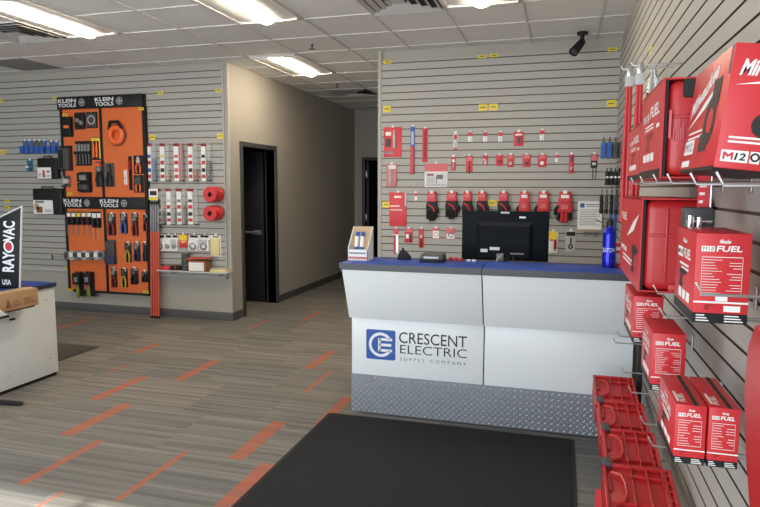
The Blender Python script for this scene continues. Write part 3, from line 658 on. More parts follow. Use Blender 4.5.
# ------------------------------------------------------------------ packs that hang on the slat walls
def pbox(px, plane):                     # pixel box -> x0,x1,z0,z1 on the wall plane
    u0, v0, u1, v1 = px; c = (u0 + u1) / 2, (v0 + v1) / 2
    return on_y(u0, c[1], plane).x, on_y(u1, c[1], plane).x, on_y(c[0], v1, plane).z, on_y(c[0], v0, plane).z
def peg(mb, x, z, y, ln=.05, r=.0025):
    mb.tube([(x, y, z), (x, y - ln, z), (x, y - ln - .006, z + .008)], r, n=6); return mb
def pack(name, label, px, plane, card='red_card', prods=(), head=None, prints=(), thick=.003, tab=True, group=None, cat='pack', gap=.003, hook=True):
    """a carded pack: backing card, hang tab, header print and product pieces
    prods: (shape, mat, fx0, fx1, fz0, fz1, depth)  fractions of the card; prints: (mat, fx0, fx1, fz0, fz1)"""
    x0, x1, z0, z1 = pbox(px, plane - gap); w, h = x1 - x0, z1 - z0; y = plane - gap
    t = thing(name, label, cat, ((x0 + x1) / 2, y, z0), group)
    if tab:
        hz = z1 - min(.022, h * .16); hw = min(.013, w * .3); cx = (x0 + x1) / 2
        MB().box(x0, x1, y - thick, y, z0, hz).build('backing_card', card, t, bevel=.001)
        MB().box(cx - hw, cx + hw, y - thick - .0005, y - .0005, hz - .004, z1).build('hang_tab', 'paper', t, bevel=.003, label='white hang tab')
        if hook: peg(MB(), cx, z1 - .006, plane, .03).build('peg', 'wire_silver', t)
    else:
        hz = z1; MB().box(x0, x1, y - thick, y, z0, z1).build('backing_card', card, t, bevel=.001)
        if hook: peg(MB(), (x0 + x1) / 2, z1 - .012, plane, .03).build('peg', 'wire_silver', t)
    hh = hz - z0
    if head: MB().box(x0 + .002, x1 - .002, y - thick - .001, y - thick, z0 + hh * .74, z0 + hh * .93).build('header_print', head, t)
    for (mt, a, b, c, d) in prints:
        MB().box(x0 + w * a, x0 + w * b, y - thick - .0012, y - thick, z0 + hh * c, z0 + hh * d).build('print_panel', mt, t)
    for (sh, mt, a, b, c, d, dep) in prods:
        xa, xb, za, zb = x0 + w * a, x0 + w * b, z0 + hh * c, z0 + hh * d; yf = y - thick; mb = MB(); cx, cz = (xa + xb) / 2, (za + zb) / 2
        if sh == 'rod': rr = min(dep / 2, (xb - xa) / 2); mb.lathe([(rr * .6, 0), (rr, (zb - za) * .08), (rr, (zb - za) * .7), (rr * .7, (zb - za) * .78), (rr * .6, zb - za)], (cx, yf - dep / 2, za), Z, 12)
        elif sh == 'blade': mb.prism([(xa, za + (xb - xa)), (cx, za), (xb, za + (xb - xa)), (xb, zb), (xa, zb)], (0, yf, 0), X, Z, -Y * dep)
        elif sh == 'disc': rr = min(xb - xa, zb - za) / 2; mb.lathe([(rr * .3, dep), (rr * .85, dep), (rr, dep * .7), (rr, 0)], (cx, yf, cz), -Y, 20)
        elif sh == 'pliers':
            jz = za + (zb - za) * .62; wv = xb - xa
            mb.prism([(cx - wv * .22, jz), (cx + wv * .22, jz), (cx + wv * .10, zb), (cx - wv * .10, zb)], (0, yf, 0), X, Z, -Y * dep * .7)
            mb.lathe([(wv * .26, 0), (wv * .26, dep * .8), (wv * .1, dep)], (cx, yf, jz), -Y, 14)
        elif sh == 'handles':
            wv = xb - xa
            for s_ in (-1, 1): mb.tube([(cx + s_ * wv * .12, yf - dep / 2, zb), (cx + s_ * wv * .36, yf - dep / 2, zb - (zb - za) * .45), (cx + s_ * wv * .30, yf - dep / 2, za)], [wv * .10, wv * .13, wv * .11], 8)
        elif sh == 'screwdriver':
            rr = (xb - xa) / 2; zm = za + (zb - za) * .5
            mb.lathe([(rr * .7, 0), (rr, (zb - zm) * .15), (rr * .8, (zb - zm) * .6), (rr, (zb - zm) * .9), (rr * .5, zb - zm)], (cx, yf - rr, zm), Z, 10)
            mb.cyl((cx, yf - rr, za), (cx, yf - rr, zm), rr * .25, n=8)
        elif sh == 'ring': rr = min(xb - xa, zb - za) / 2 - dep * .4; mb.torus((cx, yf - dep * .5, cz), Y, rr, dep * .45, 24, 10)
        else: mb.box(xa, xb, yf - dep, yf, za, zb)
        nm = {'rod': 'tool', 'blade': 'blade', 'disc': 'disc', 'pliers': 'tool_head', 'handles': 'handles', 'screwdriver': 'screwdriver', 'ring': 'ring', 'box': 'blister', 'tool': 'tool'}[sh]
        o = mb.build(nm, mt, t, bevel=.003 if sh in ('box', 'tool') else 0)
    return t

# ---- back wall
B = BACK_Y; R_ = 'red carded tools on the back wall'
pack('brush_pack', 'large red pack with a gray brush at the top left of the back wall', (384, 125, 401.8, 157), B, 'red_card', [('rod', 'light_gray', .48, .74, .28, .9, .03), ('box', 'dark_gray', .1, .36, .35, .62, .018)], prints=[('white', .1, .4, .72, .84), ('mid_gray', .08, .5, .1, .2)], group=R_)
pack('level_pack', 'long narrow bar with blue upper half and red lower half', (410.5, 124.5, 414.8, 174), B, 'blue', [('box', 'red', .04, .96, 0, .58, .012), ('box', 'light_gray', .2, .8, .62, .9, .008)], group=R_)
pack('level_pack', 'long narrow all red bar right of the blue and red bar', (422.4, 126, 427.8, 162), B, 'red', [('box', 'red_dark', .3, .7, .1, .9, .006)], group=R_)
pack('drill_bit_pack', 'white and red narrow pack, leftmost of the top row of small packs', (453, 131, 458, 149.5), B, 'light_gray', [('rod', 'steel', .35, .65, .08, .6, .01)], prints=[('red', .2, .8, .62, .9), ('red', .1, .9, .0, .08)], group=R_)
for (a, c), lb in zip(((468.2, 472.5), (483.2, 487.4), (498.4, 502.6), (539.9, 544.4)), ('first small red and white pack right of the narrow white pack', 'second small red and white pack in the top row', 'small red and white pack left of the larger red pack in the top row', 'small red and white pack at the right end of the top row')):
    pack('drill_bit_pack', lb, (a, 130.5 if a < 520 else 128.5, c, 141.6 if a < 520 else 140), B, 'white', [('rod', 'steel', .3, .7, .1, .5, .008)], prints=[('red', 0, 1, .58, 1)], group=R_)
pack('blade_pack', 'larger red pack with dark blade in the top row of small packs', (514, 129.5, 523.5, 146), B, 'red', [('blade', 'dark_gray', .35, .68, .08, .62, .008)], prints=[('white', .15, .85, .74, .84)], group=R_)
pack('clear_bag', 'clear bag with red parts below the large brush pack', (386.5, 162, 397, 187), B, 'pink_red', [('rod', 'light_gray', .2, .55, .1, .8, .02), ('box', 'clear', .0, 1, .02, .95, .03)], prints=[('paper', .2, .9, .78, .95)], group=R_)
pack('saw_kit_pack', 'wide white and red kit pack above the gloves', (424.7, 161.5, 447.5, 187), B, 'white', [('box', 'clear', .06, .94, .04, .62, .02), ('tool', 'dark_gray', .55, .8, .34, .52, .012), ('tool', 'red_dark', .12, .4, .48, .56, .012)], prints=[('pink_red', 0, 1, .66, 1), ('ink', .05, .5, .08, .1), ('ink', .55, .95, .08, .1), ('ink', .5, .53, .1, .5), ('light_gray', .1, .45, .15, .42)], group=R_)
pack('bit_pack', 'red pack with white middle, leftmost of the second row of small packs', (451, 154.5, 456, 170.4), B, 'red', [('rod', 'light_gray', .3, .7, .1, .6, .012)], prints=[('white', .2, .8, .6, .8)], group=R_)
pack('bit_pack', 'tall red pack with pointed bit in the second row of small packs', (466, 153.5, 472.7, 172), B, 'red', [('rod', 'dark_gray', .35, .65, -.12, .62, .014)], prints=[('pink_red', .1, .9, .68, .92)], group=R_)
pack('bit_pack', 'small red pack with white lower corner in the second row', (483, 153, 488, 165.5), B, 'red', [('box', 'light_gray', .25, .75, .1, .45, .008)], prints=[('white', .1, .5, .5, .6)], group=R_)
pack('hole_saw_pack', 'square red pack with dark disc in the second row', (495.8, 153, 503.2, 166), B, 'red', [('disc', 'red_dark', .2, .8, .1, .7, .01)], group=R_)
for (a, c), mt, lb in zip(((507, 514.2), (522.4, 530.8), (537.8, 546.6)), ('light_gray', 'dark_gray', 'white'), ('red pack with small pale disc in the second row', 'red pack with dark round disc in the second row', 'red pack with white round disc at the right of the second row')):
    pack('hole_saw_pack', lb, (a, 152.6, c, 167), B, 'red', [('disc', mt, .28, .72, .12, .5, .01)], prints=[('pink_red', .1, .9, .7, .9)], group=R_)
pack('bit_pack', 'tiny white and red pack beside the blue and red stick', (555, 152, 558.4, 162), B, 'white', [], prints=[('red', 0, 1, .5, .85)], group=R_)
pack('bit_pack', 'short blue and red stick pack at the right of the second row', (569, 152, 573.8, 173.4), B, 'red', [('rod', 'blue', .2, .8, .6, .95, .014), ('box', 'light_gray', .3, .7, .2, .35, .008)], group=R_)
t = pack('hex_key_pack', 'black tool pack with long thin tines at the right of the back wall', (591, 151.7, 597.4, 168), B, 'black', [], prints=[('pink_red', .05, .95, .52, .95), ('light_gray', .2, .8, .2, .4)], group=R_)
x0, x1, z0, z1 = pbox((591, 166, 597.4, 179), B)
for f_ in (.25, .75): MB().cyl((x0 + (x1 - x0) * f_, B - .01, z0), (x0 + (x1 - x0) * f_, B - .01, z1), .0035).build('tine', 'dark_gray', t)
pack('saw_blade_card', 'large plain red card at the left of the glove row', (389.6, 190.4, 406.6, 226), B, 'red_card', [], prints=[('white', .28, .7, .84, .90), ('white', .05, .6, .58, .61), ('white', .05, .75, .47, .49), ('light_gray', .9, 1, .6, 1)], thick=.008)
pack('paper_tag', 'tiny white tag hanging between the red card and the first gloves', (414.4, 190.4, 417.4, 200.5), B, 'paper', [], prints=[('red', .1, .9, .5, .9)], cat='tag')
# ---- work gloves: cuff card plus a hand shaped glove, fingers down
def glove(px, label, red):
    x0, x1, z0, z1 = pbox(px, B); w, h = x1 - x0, z1 - z0; cx = (x0 + x1) / 2
    t = thing('work_glove', label, 'gloves', (cx, B - .004, z0), 'work gloves on the back wall')
    hand = 'red' if red else 'black'; y = B - .032
    c = MB(); c.prism([(-w * .33, h * .58), (w * .33, h * .58), (w * .28, h * .96), (-w * .28, h * .96)], (cx, B - .004, z0), X, Z, -Y * .05); c.build('cuff_card', 'red_card', t, bevel=.004, label='red cuff card')
    MB().box(cx - w * .1, cx + w * .1, B - .057, B - .0545, z0 + h * .90, z0 + h * 1.0).build('hang_tab', 'paper', t)
    MB().box(cx - w * .2, cx + w * .2, B - .0555, B - .054, z0 + h * .76, z0 + h * .86).build('print_panel', 'white' if red else 'pink_red', t)
    p = MB(); p.prism([(-w * .34, h * .66), (w * .34, h * .66), (w * .42, h * .45), (w * .36, h * .30), (-w * .36, h * .30), (-w * .42, h * .45)], (cx, y + .026, z0), X, Z, -Y * .05); p.build('palm', hand, t, bevel=.012, seg=3)
    for i, (fx, ln) in enumerate(((-.30, .80), (-.11, 1.0), (.09, .97), (.28, .78))):
        MB().tube([(cx + fx * w * .9, y, z0 + h * .40), (cx + fx * w * 1.0, y - .006, z0 + h * (.36 - .17 * ln)), (cx + fx * w * 1.05, y + .002, z0 + h * (.35 - .33 * ln)), (cx + fx * w * 1.05, y + .004, z0 + h * (.34 - .345 * ln))], [w * .10, w * .105, w * .085, w * .04], 10).build('finger', 'black' if not red or i in (0, 3) else 'red', t)
    s_ = -1 if red else 1
    MB().tube([(cx + s_ * w * .28, y - .004, z0 + h * .52), (cx + s_ * w * .44, y - .012, z0 + h * .40), (cx + s_ * w * .47, y - .014, z0 + h * .27), (cx + s_ * w * .46, y - .012, z0 + h * .24)], [w * .11, w * .11, w * .09, w * .05], 10).build('thumb', 'black', t)
    if not red: MB().tube([(cx - w * .26, y - .028, z0 + h * .56), (cx + w * .06, y - .030, z0 + h * .47), (cx + w * .26, y - .026, z0 + h * .30)], [.006, .010, .007], 8).build('accent', 'red', t, label='red accent stripe')
    else: MB().box(cx - w * .16, cx + w * .16, y - .026, y - .023, z0 + h * .42, z0 + h * .56).build('print_panel', 'pink_red', t)
for px, lb, rd in (((425.6, 190.4, 439.3, 221), 'black glove with red stripe, leftmost of the hanging gloves', 0), ((444.6, 190.4, 460, 219), 'black glove with red stripe, second from the left in the glove row', 0),
        ((461.6, 190.4, 473.8, 219), 'black glove partly behind the left top corner of the monitor', 0), ((475.8, 190.4, 489, 219), 'black glove hanging just left of the yellow tag above the monitor', 0), ((496.6, 190.4, 510.6, 219), 'black glove hanging just right of the yellow tag above the monitor', 0),
        ((517, 190.4, 531.8, 221), 'red glove left of two above the right half of the monitor', 1), ((535, 190.4, 551.6, 221), 'red glove above the right corner of the monitor', 1), ((554.6, 190.4, 574.8, 222.5), 'whole red glove with black fingertips right of the monitor', 1)):
    glove(px, lb, rd)
# ---- row under the gloves
pack('saw_blade_pack', 'long red and white blade pack, leftmost in the row above the counter', (393.6, 226.5, 398.6, 254), B, 'white', [('blade', 'steel', .6, .9, .05, .7, .006)], prints=[('red', 0, .5, 0, .75), ('red', 0, 1, .78, 1)])
pack('knife_pack', 'red pack with dark knife in the row above the counter', (404.8, 226.5, 412.8, 242.5), B, 'red', [('rod', 'dark_gray', .55, .85, .05, .7, .014)], prints=[('white', .15, .5, .3, .6), ('pink_red', .1, .9, .76, .94)])
pack('knife_pack', 'narrow pack with black tipped tool in the row above the counter', (418.6, 226.5, 424, 247.5), B, 'red', [('rod', 'black', .25, .75, -.02, .5, .014), ('box', 'light_gray', .3, .7, .5, .66, .01)])
pack('tape_pack', 'white and red pack with round part in the row above the counter', (432, 226, 440, 239), B, 'pink_red', [('ring', 'light_gray', .2, .8, .12, .72, .008)], prints=[('white', .1, .9, .06, .75)])
pack('tape_pack', 'white and red pack with gray ring left of the monitor edge', (446, 226, 455.2, 239.5), B, 'pink_red', [('ring', 'mid_gray', .25, .8, .12, .7, .010)], prints=[('white', .06, .94, .06, .5)])
pack('cutter_pack', 'white pack with yellow top and dark red cutter beside the monitor', (548.8, 229, 558, 253), B, 'paper', [('blade', 'red_dark', .55, .85, .1, .62, .012)], prints=[('yellow', 0, .9, .62, 1), ('red', .1, .5, .56, .62)], thick=.008)
pack('hook_pack', 'gray pack with black swivel hook right of the monitor', (565.7, 228.6, 575.6, 252), B, 'light_gray', [('ring', 'black', .25, .75, .1, .42, .012), ('rod', 'black', .4, .6, .38, .72, .012)], prints=[('black', .05, .95, .76, .95), ('yellow', .3, .7, .7, .75)])
# ---- printed notice in a holder with a small wooden ledge
x0, x1, z0, z1 = pbox((577.6, 201.3, 602, 229.5), B - .02)
n_ = thing('paper_notice', 'white printed notice with blue emblem on a small wooden ledge', 'notice', ((x0 + x1) / 2, B - .02, z0 - .02))
MB().box(x0, x1, B - .024, B - .021, z0, z1).build('sheet', 'paper', n_)
MB().box(x0 + .02, x0 + .062, B - .0246, B - .024, z1 - .062, z1 - .02).build('emblem', 'logo_blue', n_)
tt = MB(); tt.box(x0 + .075, x1 - .02, B - .0246, B - .024, z1 - .038, z1 - .026).box(x0 + .08, x1 - .03, B - .0246, B - .024, z1 - .055, z1 - .048)
for i in range(10): tt.box(x0 + .02, x1 - .02 - .03 * (i % 3 == 2), B - .0246, B - .024, z1 - .085 - i * .0165, z1 - .080 - i * .0165)
tt.build('printed_lines', 'mid_gray', n_)
wl = MB().box(x0 + .04, x1 - .03, B - .055, B - .001, z0 - .02, z0 - .004).build('ledge', 'tan', n_, label='wooden ledge')
for f_ in (.07, .17): MB().box(x0 + f_, x0 + f_ + .018, B - .014, B - .001, z0 - .075, z0 - .02).build('bracket', 'mid_gray', n_)
MB().tube([(x1 - .06, B - .03, z0 + .10), (x1 + .0, B - .04, z0 + .075), (x1 + .02, B - .03, z0 + .07)], .003).build('clip_wire', 'black', n_)

# ---- stock on hooks at the corner of the right wall: packs one behind the other along each hook
def hook_row(name, labels, ys, zs, x_first, step, count, mats, w, h, depth, cat='pack', group=None, kind=0):
    hk = MB(); hk.tube([(RIGHT_X - .001, ys, zs + .008), (x_first - .05, ys, zs + .008), (x_first - .058, ys, zs + .024)], .0035, n=6)
    hk.build('display_hook', 'wire_silver', label='silver hook on the right wall corner carrying ' + labels[0], cat='hook', group='hooks at the wall corner')
    for i in range(count):
        x = x_first + i * step; t = thing(name, labels[1][i], cat, (x, ys, zs - h), group); mt = mats[i % len(mats)]
        MB().box(x - .0015, x + .0015, ys - w / 2, ys + w / 2, zs - h * .25, zs + .004).build('header_card', 'dark_gray' if kind != 1 else 'black', t, bevel=.001)
        if kind == 0:
            MB().lathe([(w * .28, -depth / 2), (w * .48, -depth * .2), (w * .48, depth * .2), (w * .28, depth / 2)], (x, ys, zs - h * .6), X, 18).build('knee_cup', mt, t)
            MB().box(x - depth / 2, x + depth / 2, ys - w * .4, ys + w * .4, zs - h, zs - h * .22).build('pad', mt, t, bevel=.010)
        elif kind == 1:
            MB().box(x - depth / 2, x + depth / 2, ys - w / 2, ys + w / 2, zs - h, zs - h * .2).build('pouch', mt, t, bevel=.006)
            MB().box(x - depth / 2 - .002, x - depth / 2, ys - w * .3, ys + w * .1, zs - h * .62, zs - h * .48).build('white_clip', 'paper', t, label='white clip')
            MB().box(x - depth * .35, x + depth * .35, ys - w / 2 - .003, ys - w / 2, zs - h * .58, zs - h * .48).build('white_label', 'paper', t, label='white label')
        else:
            MB().cyl((x, ys, zs - h), (x, ys, zs - h * .2), depth * .45, n=10).build('tool_body', mt, t)
            MB().cyl((x, ys, zs - h * 1.0), (x, ys, zs - h * .82), depth * .5, n=10).build('tool_cap', 'black', t)
Yc = 6.0
xs = [on_y(u, 150, Yc).x for u in (600, 624)]
zt_, zb_ = on_y(612, 137.5, Yc).z, on_y(612, 158.5, Yc).z
hook_row('knee_pad', ('the blue and black knee pads', ['blue and black knee pad, nearest the hook tip by the wall corner', 'blue and black knee pad, second on the upper corner hook', 'gray and black knee pad, third on the upper corner hook', 'gray and black knee pad closest to the right wall']), Yc, zt_, xs[0] + .03, .05, 4, ['blue', 'blue', 'dark_gray', 'dark_gray'], .15, zt_ - zb_, .042, group='knee pads on the upper corner hook')
zt_, zb_ = on_y(614, 168.5, Yc).z, on_y(614, 185, Yc).z; xa = on_y(607, 175, Yc).x
nm5 = ['first', 'second', 'third', 'fourth', 'fifth']
hook_row('tool_pouch', ('the black pouches', [nm5[i] + ' of five labelled black pouches in the wall corner, counted from hook tip' for i in range(5)]), Yc, zt_, xa + .0, .034, 5, ['black'], .12, zt_ - zb_, .028, kind=1, group='black pouches on the corner hook')
zt_, zb_ = on_y(616, 186, Yc).z, on_y(616, 240, Yc).z; xa = on_y(612.5, 200, Yc).x
hook_row('blue_tube_pack', ('the long blue packs', ['long blue pack nearest the hook tip behind the blue bottle', 'long blue pack in the middle behind the blue bottle', 'long blue pack closest to the right wall behind the blue bottle']), Yc + .12, zt_, xa, .038, 3, ['blue'], .08, zt_ - zb_, .032, kind=2, group='long blue packs')
zt_, zb_ = on_y(610, 190, Yc).z, on_y(610, 213, Yc).z; xa = on_y(601.5, 200, Yc - .2).x
hook_row('black_tool_pack', ('the small black tools', [nm5[i] + ' of four small black tools hung above the blue bottle, counted from the hook tip' for i in range(4)]), Yc - .2, zt_, xa, .042, 4, ['black', 'dark_gray'], .09, zt_ - zb_, .034, kind=2, group='small black tools above the bottle')

# ------------------------------------------------------------------ left wall: the orange tool display
LY = LEFT_Y
x_l, x_m, x_r = -6.05, -5.46, -4.845; zb, zm0, zm1, zt = .27, 1.325, 1.455, 2.555
dy = LY - .05
db = thing('tool_display_board', 'large orange pegboard tool display with black header signs', 'display board', ((x_l + x_r) / 2, dy, zb))
for a, b, c, d in ((x_l, x_m, zb, zm0), (x_m, x_r, zb, zm0), (x_l, x_m, zm1, zt), (x_m, x_r, zm1, zt)):
    MB().box(a + .018, b - .018, dy, dy + .008, c + .018, d).build('pegboard', 'pegboard', db, label='orange pegboard panel')
fr = MB()
for x in (x_l, x_m, x_r): fr.box(x - .018, x + .018, dy - .008, LY - .001, zb, zt)
fr.box(x_l, x_r, dy - .008, LY - .001, zb - .012, zb + .014); fr.build('frame', 'black', db, bevel=.002)
def header(z0, z1, prot, xa, xb):
    h = MB().box(xa, xb, dy - prot, LY - .001, z0, z1).build('header_sign', 'black', db, bevel=.003, label='black header sign')
    for xo in (xa + .02, x_m - .05):
        hh = z1 - z0; lt = MB(); yy = dy - prot - .001; s_ = hh * .30
        add_text(lt, 'KLEIN', (xo, yy, z0 + hh * .53), X, Z, .27, s_, .022); add_text(lt, 'TOOLS', (xo, yy, z0 + hh * .16), X, Z, .27, s_, .022)
        lt.build('lettering', 'white', h, label='white lettering')
        em = MB(); c = (xo + .355, yy, z0 + hh * .5); em.torus(c, Y, hh * .27, hh * .022, squash=.05)
        em.torus((c[0], yy, c[2]), Y, hh * .13, hh * .018, squash=.05); em.box(c[0] - hh * .27, c[0] + hh * .27, yy - .0004, yy, c[2] - hh * .02, c[2] + hh * .02).box(c[0] - hh * .02, c[0] + hh * .02, yy - .0004, yy, c[2] - hh * .27, c[2] + hh * .27)
        em.build('emblem', 'light_gray', h, label='round line emblem')
header(zt, zt + .15, .03, x_l - .03, x_r + .01); header(zm0, zm1 + .015, .02, x_l - .03, x_r + .0)
K = dy; KG = 'hand tool packs on the orange board'
def clam(name, label, px, prods, card='smoke_clear', **k): return pack(name, label, px, K, card, prods, group=KG, tab=k.pop('tab', False), **k)
clam('stripper_pack', 'black pack with orange band at the top left corner of the orange board', (63, 116.5, 73.4, 137), [('tool', 'black', .1, .9, .1, .9, .03), ('tool', 'orange', .25, .75, .42, .56, .034)], 'black')
clam('socket_pack', 'clear pack of gray sockets, left of the top pair on the board', (75, 112.5, 85.8, 129.5), [('tool', 'black', .05, .95, .08, .92, .02), ('disc', 'steel', .15, .55, .3, .75, .03), ('disc', 'steel', .5, .9, .2, .55, .032)], 'black')
clam('socket_pack', 'clear pack with gray rings, right of the top pair on the board', (86.6, 112, 97.7, 128), [('tool', 'dark_gray', .05, .9, .08, .9, .016), ('ring', 'light_gray', .15, .85, .2, .8, .02)], 'black')
clam('pouch_pack', 'tall dark pouch overhanging the left side of the orange board', (60.5, 145.7, 72.8, 170.7), [('tool', 'dark_gray', .08, .92, .05, .9, .06), ('tool', 'black', .2, .5, .1, .8, .07)], 'black')
clam('wrench_set_pack', 'wide black set of gray handled screwdrivers on the board', (75.6, 141, 91.6, 165.7), [('screwdriver', 'mid_gray', .06 + .19 * i, .06 + .19 * i + .15, .06, .88, .03) for i in range(5)] + [('tool', 'black', .02, .98, .46, .58, .036)], 'black')
clam('driver_pack', 'yellow edged card with orange tools beside the screwdriver set', (92, 137.5, 101, 160), [('rod', 'orange', .15, .4, .1, .8, .03), ('rod', 'orange', .5, .75, .1, .8, .03), ('tool', 'yellow', .05, .95, .84, .98, .01), ('tool', 'yellow', .85, .97, .05, .84, .01)], 'black')
clam('small_tool_pack', 'small gray tool low on the left side of the upper board', (61, 175.5, 70.6, 187), [('rod', 'mid_gray', .2, .6, .1, .9, .05), ('tool', 'light_gray', .5, .9, .3, .7, .05)], 'dark_gray')
clam('tester_pack', 'chunky black tester pack low on the upper left panel', (79.3, 172, 92.3, 192.5), [('tool', 'black', .06, .94, .52, .95, .05), ('tool', 'black', .06, .94, .05, .48, .05), ('tool', 'mid_gray', .25, .75, .6, .85, .055), ('tool', 'dark_gray', .2, .8, .15, .38, .055)], 'black')
clam('crimper_pack', 'big clear pack of black crimpers with orange marks across the panel seam', (95.8, 162, 105.5, 187), [('pliers', 'mid_gray', .1, .9, .3, .95, .05), ('handles', 'black', .1, .9, .02, .6, .05), ('tool', 'orange', .3, .7, .82, .95, .055)], 'dark_gray')
clam('crimper_pack', 'second black crimper pack just right of the panel seam', (106.2, 163, 114.6, 187), [('pliers', 'dark_gray', .1, .9, .3, .95, .05), ('handles', 'black', .1, .9, .02, .6, .05)], 'dark_gray')
clam('pencil_tester', 'thin white and orange pencil tester on the upper right panel', (124, 170, 127.2, 184.5), [('rod', 'paper', .1, .9, .05, .95, .02), ('rod', 'orange', .2, .8, .4, .5, .024)], 'paper')
clam('flex_bar', 'thin black bar hanging beside the pencil tester', (128.8, 156, 132.2, 190), [('rod', 'black', .1, .9, .02, .95, .02), ('tool', 'red_dark', .2, .8, .6, .85, .022)], 'black')
clam('cutter_pack', 'black pack with gray cutter, upper of two at the right edge of the board', (134, 155.5, 144, 173.8), [('pliers', 'light_gray', .2, .8, .3, .92, .03), ('handles', 'orange', .2, .8, .05, .6, .03)], 'black')
clam('cutter_pack', 'black pack with orange cutter, lower of two at the right edge of the board', (134, 175, 144, 192.5), [('tool', 'dark_gray', .2, .8, .5, .9, .03), ('handles', 'orange', .2, .8, .05, .6, .03)], 'black')
# round fish tape reel
c = on_y(115.8, 135, K - .04); rr = .118
ft = thing('fish_tape_reel', 'round bright orange fish tape reel with black handle on the board', 'reel', (c.x, K - .04, c.z - rr), None)
MB().torus(c, Y, rr * .73, rr * .28, 40, 12, squash=.8).build('reel_body', 'orange', ft, label='orange ring body')
MB().torus(c + Y * .012, Y, rr * 1.02, rr * .07, 40, 8).build('rim', 'dark_gray', ft)
MB().tube([c + Vector((-rr * .8, -.006, rr * .55)), c + Vector((-rr * .55, -.012, rr * 1.35)), c + Vector((rr * .35, -.012, rr * 1.32)), c + Vector((rr * .85, -.006, rr * .6))], [.016, .020, .020, .016], 10).build('handle', 'black', ft, label='black carry handle')
MB().cyl(c + Vector((-.02, .04, rr * 1.0)), c + Vector((-.02, -.03, rr * 1.0)), .004).build('peg', 'wire_silver', ft)
# lower panels
for i, (a, b) in enumerate(((67, 71.2), (72.2, 76.2), (77.2, 81.3), (82.4, 86.6), (87.8, 92), (92.8, 97), (97.4, 101.8))):
    lo = 235 if i < 5 else 240
    x0, x1, z0, z1 = pbox((a, 211.5, b, lo), K)
    nth = ['leftmost', 'second', 'third', 'fourth', 'fifth', 'sixth', 'rightmost'][i]
    t = thing('screwdriver', nth + ' of the seven carded screwdrivers on the lower left panel', 'screwdriver', ((x0 + x1) / 2, K - .004, z0), 'carded screwdrivers on the lower panel')
    h = z1 - z0; cx = (x0 + x1) / 2; w = x1 - x0; cut = z0 + h * .44
    MB().box(x0, x1, K - .006, K - .003, cut, z1).build('backing_card', 'black', t)
    MB().box(x0 + .004, x1 - .004, K - .0075, K - .006, z1 - h * .22, z1 - h * .06).build('print_panel', 'yellow' if i == 2 else 'paper', t)
    MB().lathe([(w * .22, 0), (w * .36, h * .05), (w * .30, h * .18), (w * .36, h * .28), (w * .22, h * .33)], (cx, K - .024, cut - h * .0), Z, 10).build('handle', 'black', t)
    MB().cyl((cx, K - .024, z0), (cx, K - .024, cut), .005, n=8).build('shaft', 'mid_gray' if i < 5 else 'tan', t)
# nine socket packs on a long hook
x0, x1, z0, z1 = pbox((52, 249.5, 103.5, 261), K - .1)
for i in range(9):
    u = 66.5 + i * 4.15; a0, a1, z0, z1 = pbox((u, 249.5, u + 3.9, 261), K - .03)
    t = thing('socket', ['first', 'second', 'third', 'fourth', 'fifth', 'sixth', 'seventh', 'eighth', 'ninth'][i] + ' from the left in the row of nine gray sockets', 'socket', ((a0 + a1) / 2, K - .03, z0), 'row of gray sockets on the orange board')
    cx, cz, r = (a0 + a1) / 2, (z0 + z1) / 2, (z1 - z0) / 2 * .8
    MB().lathe([(r * .5, 0), (r * .8, .006), (r, .012), (r, .05), (r * .75, .052), (r * .7, .03)], (cx + .004, K - .008, cz), -Y, 14).build('barrel', ['steel', 'light_gray', 'mid_gray'][i % 3], t)
    MB().box(a0 + .003, a1 - .003, K - .062, K - .0602, cz - r * .35, cz + r * .6).build('tag_card', 'paper' if i % 2 else 'dark_gray', t)
    MB().cyl((cx, K - .001, cz), (cx, K - .01, cz), .004, n=6).build('peg', 'wire_silver', t)
a = on_y(50.5, 255.5, LY); b_ = on_y(62, 255.5, LY)
hk = thing('display_hook', 'long bare hook with black end stop left of the orange board', 'hook', (a.x, LY, a.z))
MB().tube([(b_.x, LY - .0, a.z), (b_.x - .0, LY - .16, a.z)], .004, n=6).build('rod', 'wire_silver', hk)
q = Vector((b_.x, LY - .16, a.z)); MB().box(q.x - .008, q.x + .008, q.y - .004, q.y, q.z - .035, q.z + .035).build('end_stop', 'black', hk)
for i, (a, b) in enumerate(((76, 84.2), (86.5, 95))):
    pack('level_tool_pack', ('left' if i == 0 else 'right') + ' of two black tool packs with green grips under the sockets', (a, 271.5, b, 296), K, 'black', [('tool', 'black', .08, .92, .5, .95, .07), ('rod', 'green', .25, .6, -.05, .5, .05), ('tool', 'mid_gray', .3, .7, .6, .8, .075)], group=KG, tab=False)
rows = [((107.7, 212, 116, 235), 'mid_gray', 'maroon', 'pliers with red grips at the top left of the lower right panel'), ((120.5, 212, 127.8, 233), 'mid_gray', 'blue', 'pliers with blue grips on the lower right panel'), ((132, 212, 138.6, 235.5), 'mid_gray', 'maroon', 'pliers with red grips in the middle of the top plier row'), ((143.4, 213, 148.6, 231), 'dark_gray', 'maroon', 'narrow pliers at the right edge of the top plier row'),
        ((125, 241, 131.6, 262), 'dark_gray', 'ochre', 'pliers with yellow grips in the middle plier row'), ((134, 241, 140.4, 261), 'mid_gray', 'jean', 'pliers with navy grips in the middle plier row'), ((143, 241, 147.4, 261), 'dark_gray', 'jean', 'narrow navy gripped pliers at the right edge of the middle row'),
        ((111.5, 266.5, 117.2, 287), 'mid_gray', 'maroon', 'pliers with red grips at the left of the bottom row'), ((121.3, 267, 127.8, 287), 'dark_gray', 'ochre', 'pliers with yellow grips in the bottom row'), ((131, 266.5, 138.6, 284), 'dark_gray', 'black', 'all black pliers in the bottom row'), ((142, 269.6, 148, 282), 'dark_gray', 'black', 'short black pliers at the right edge of the bottom row')]
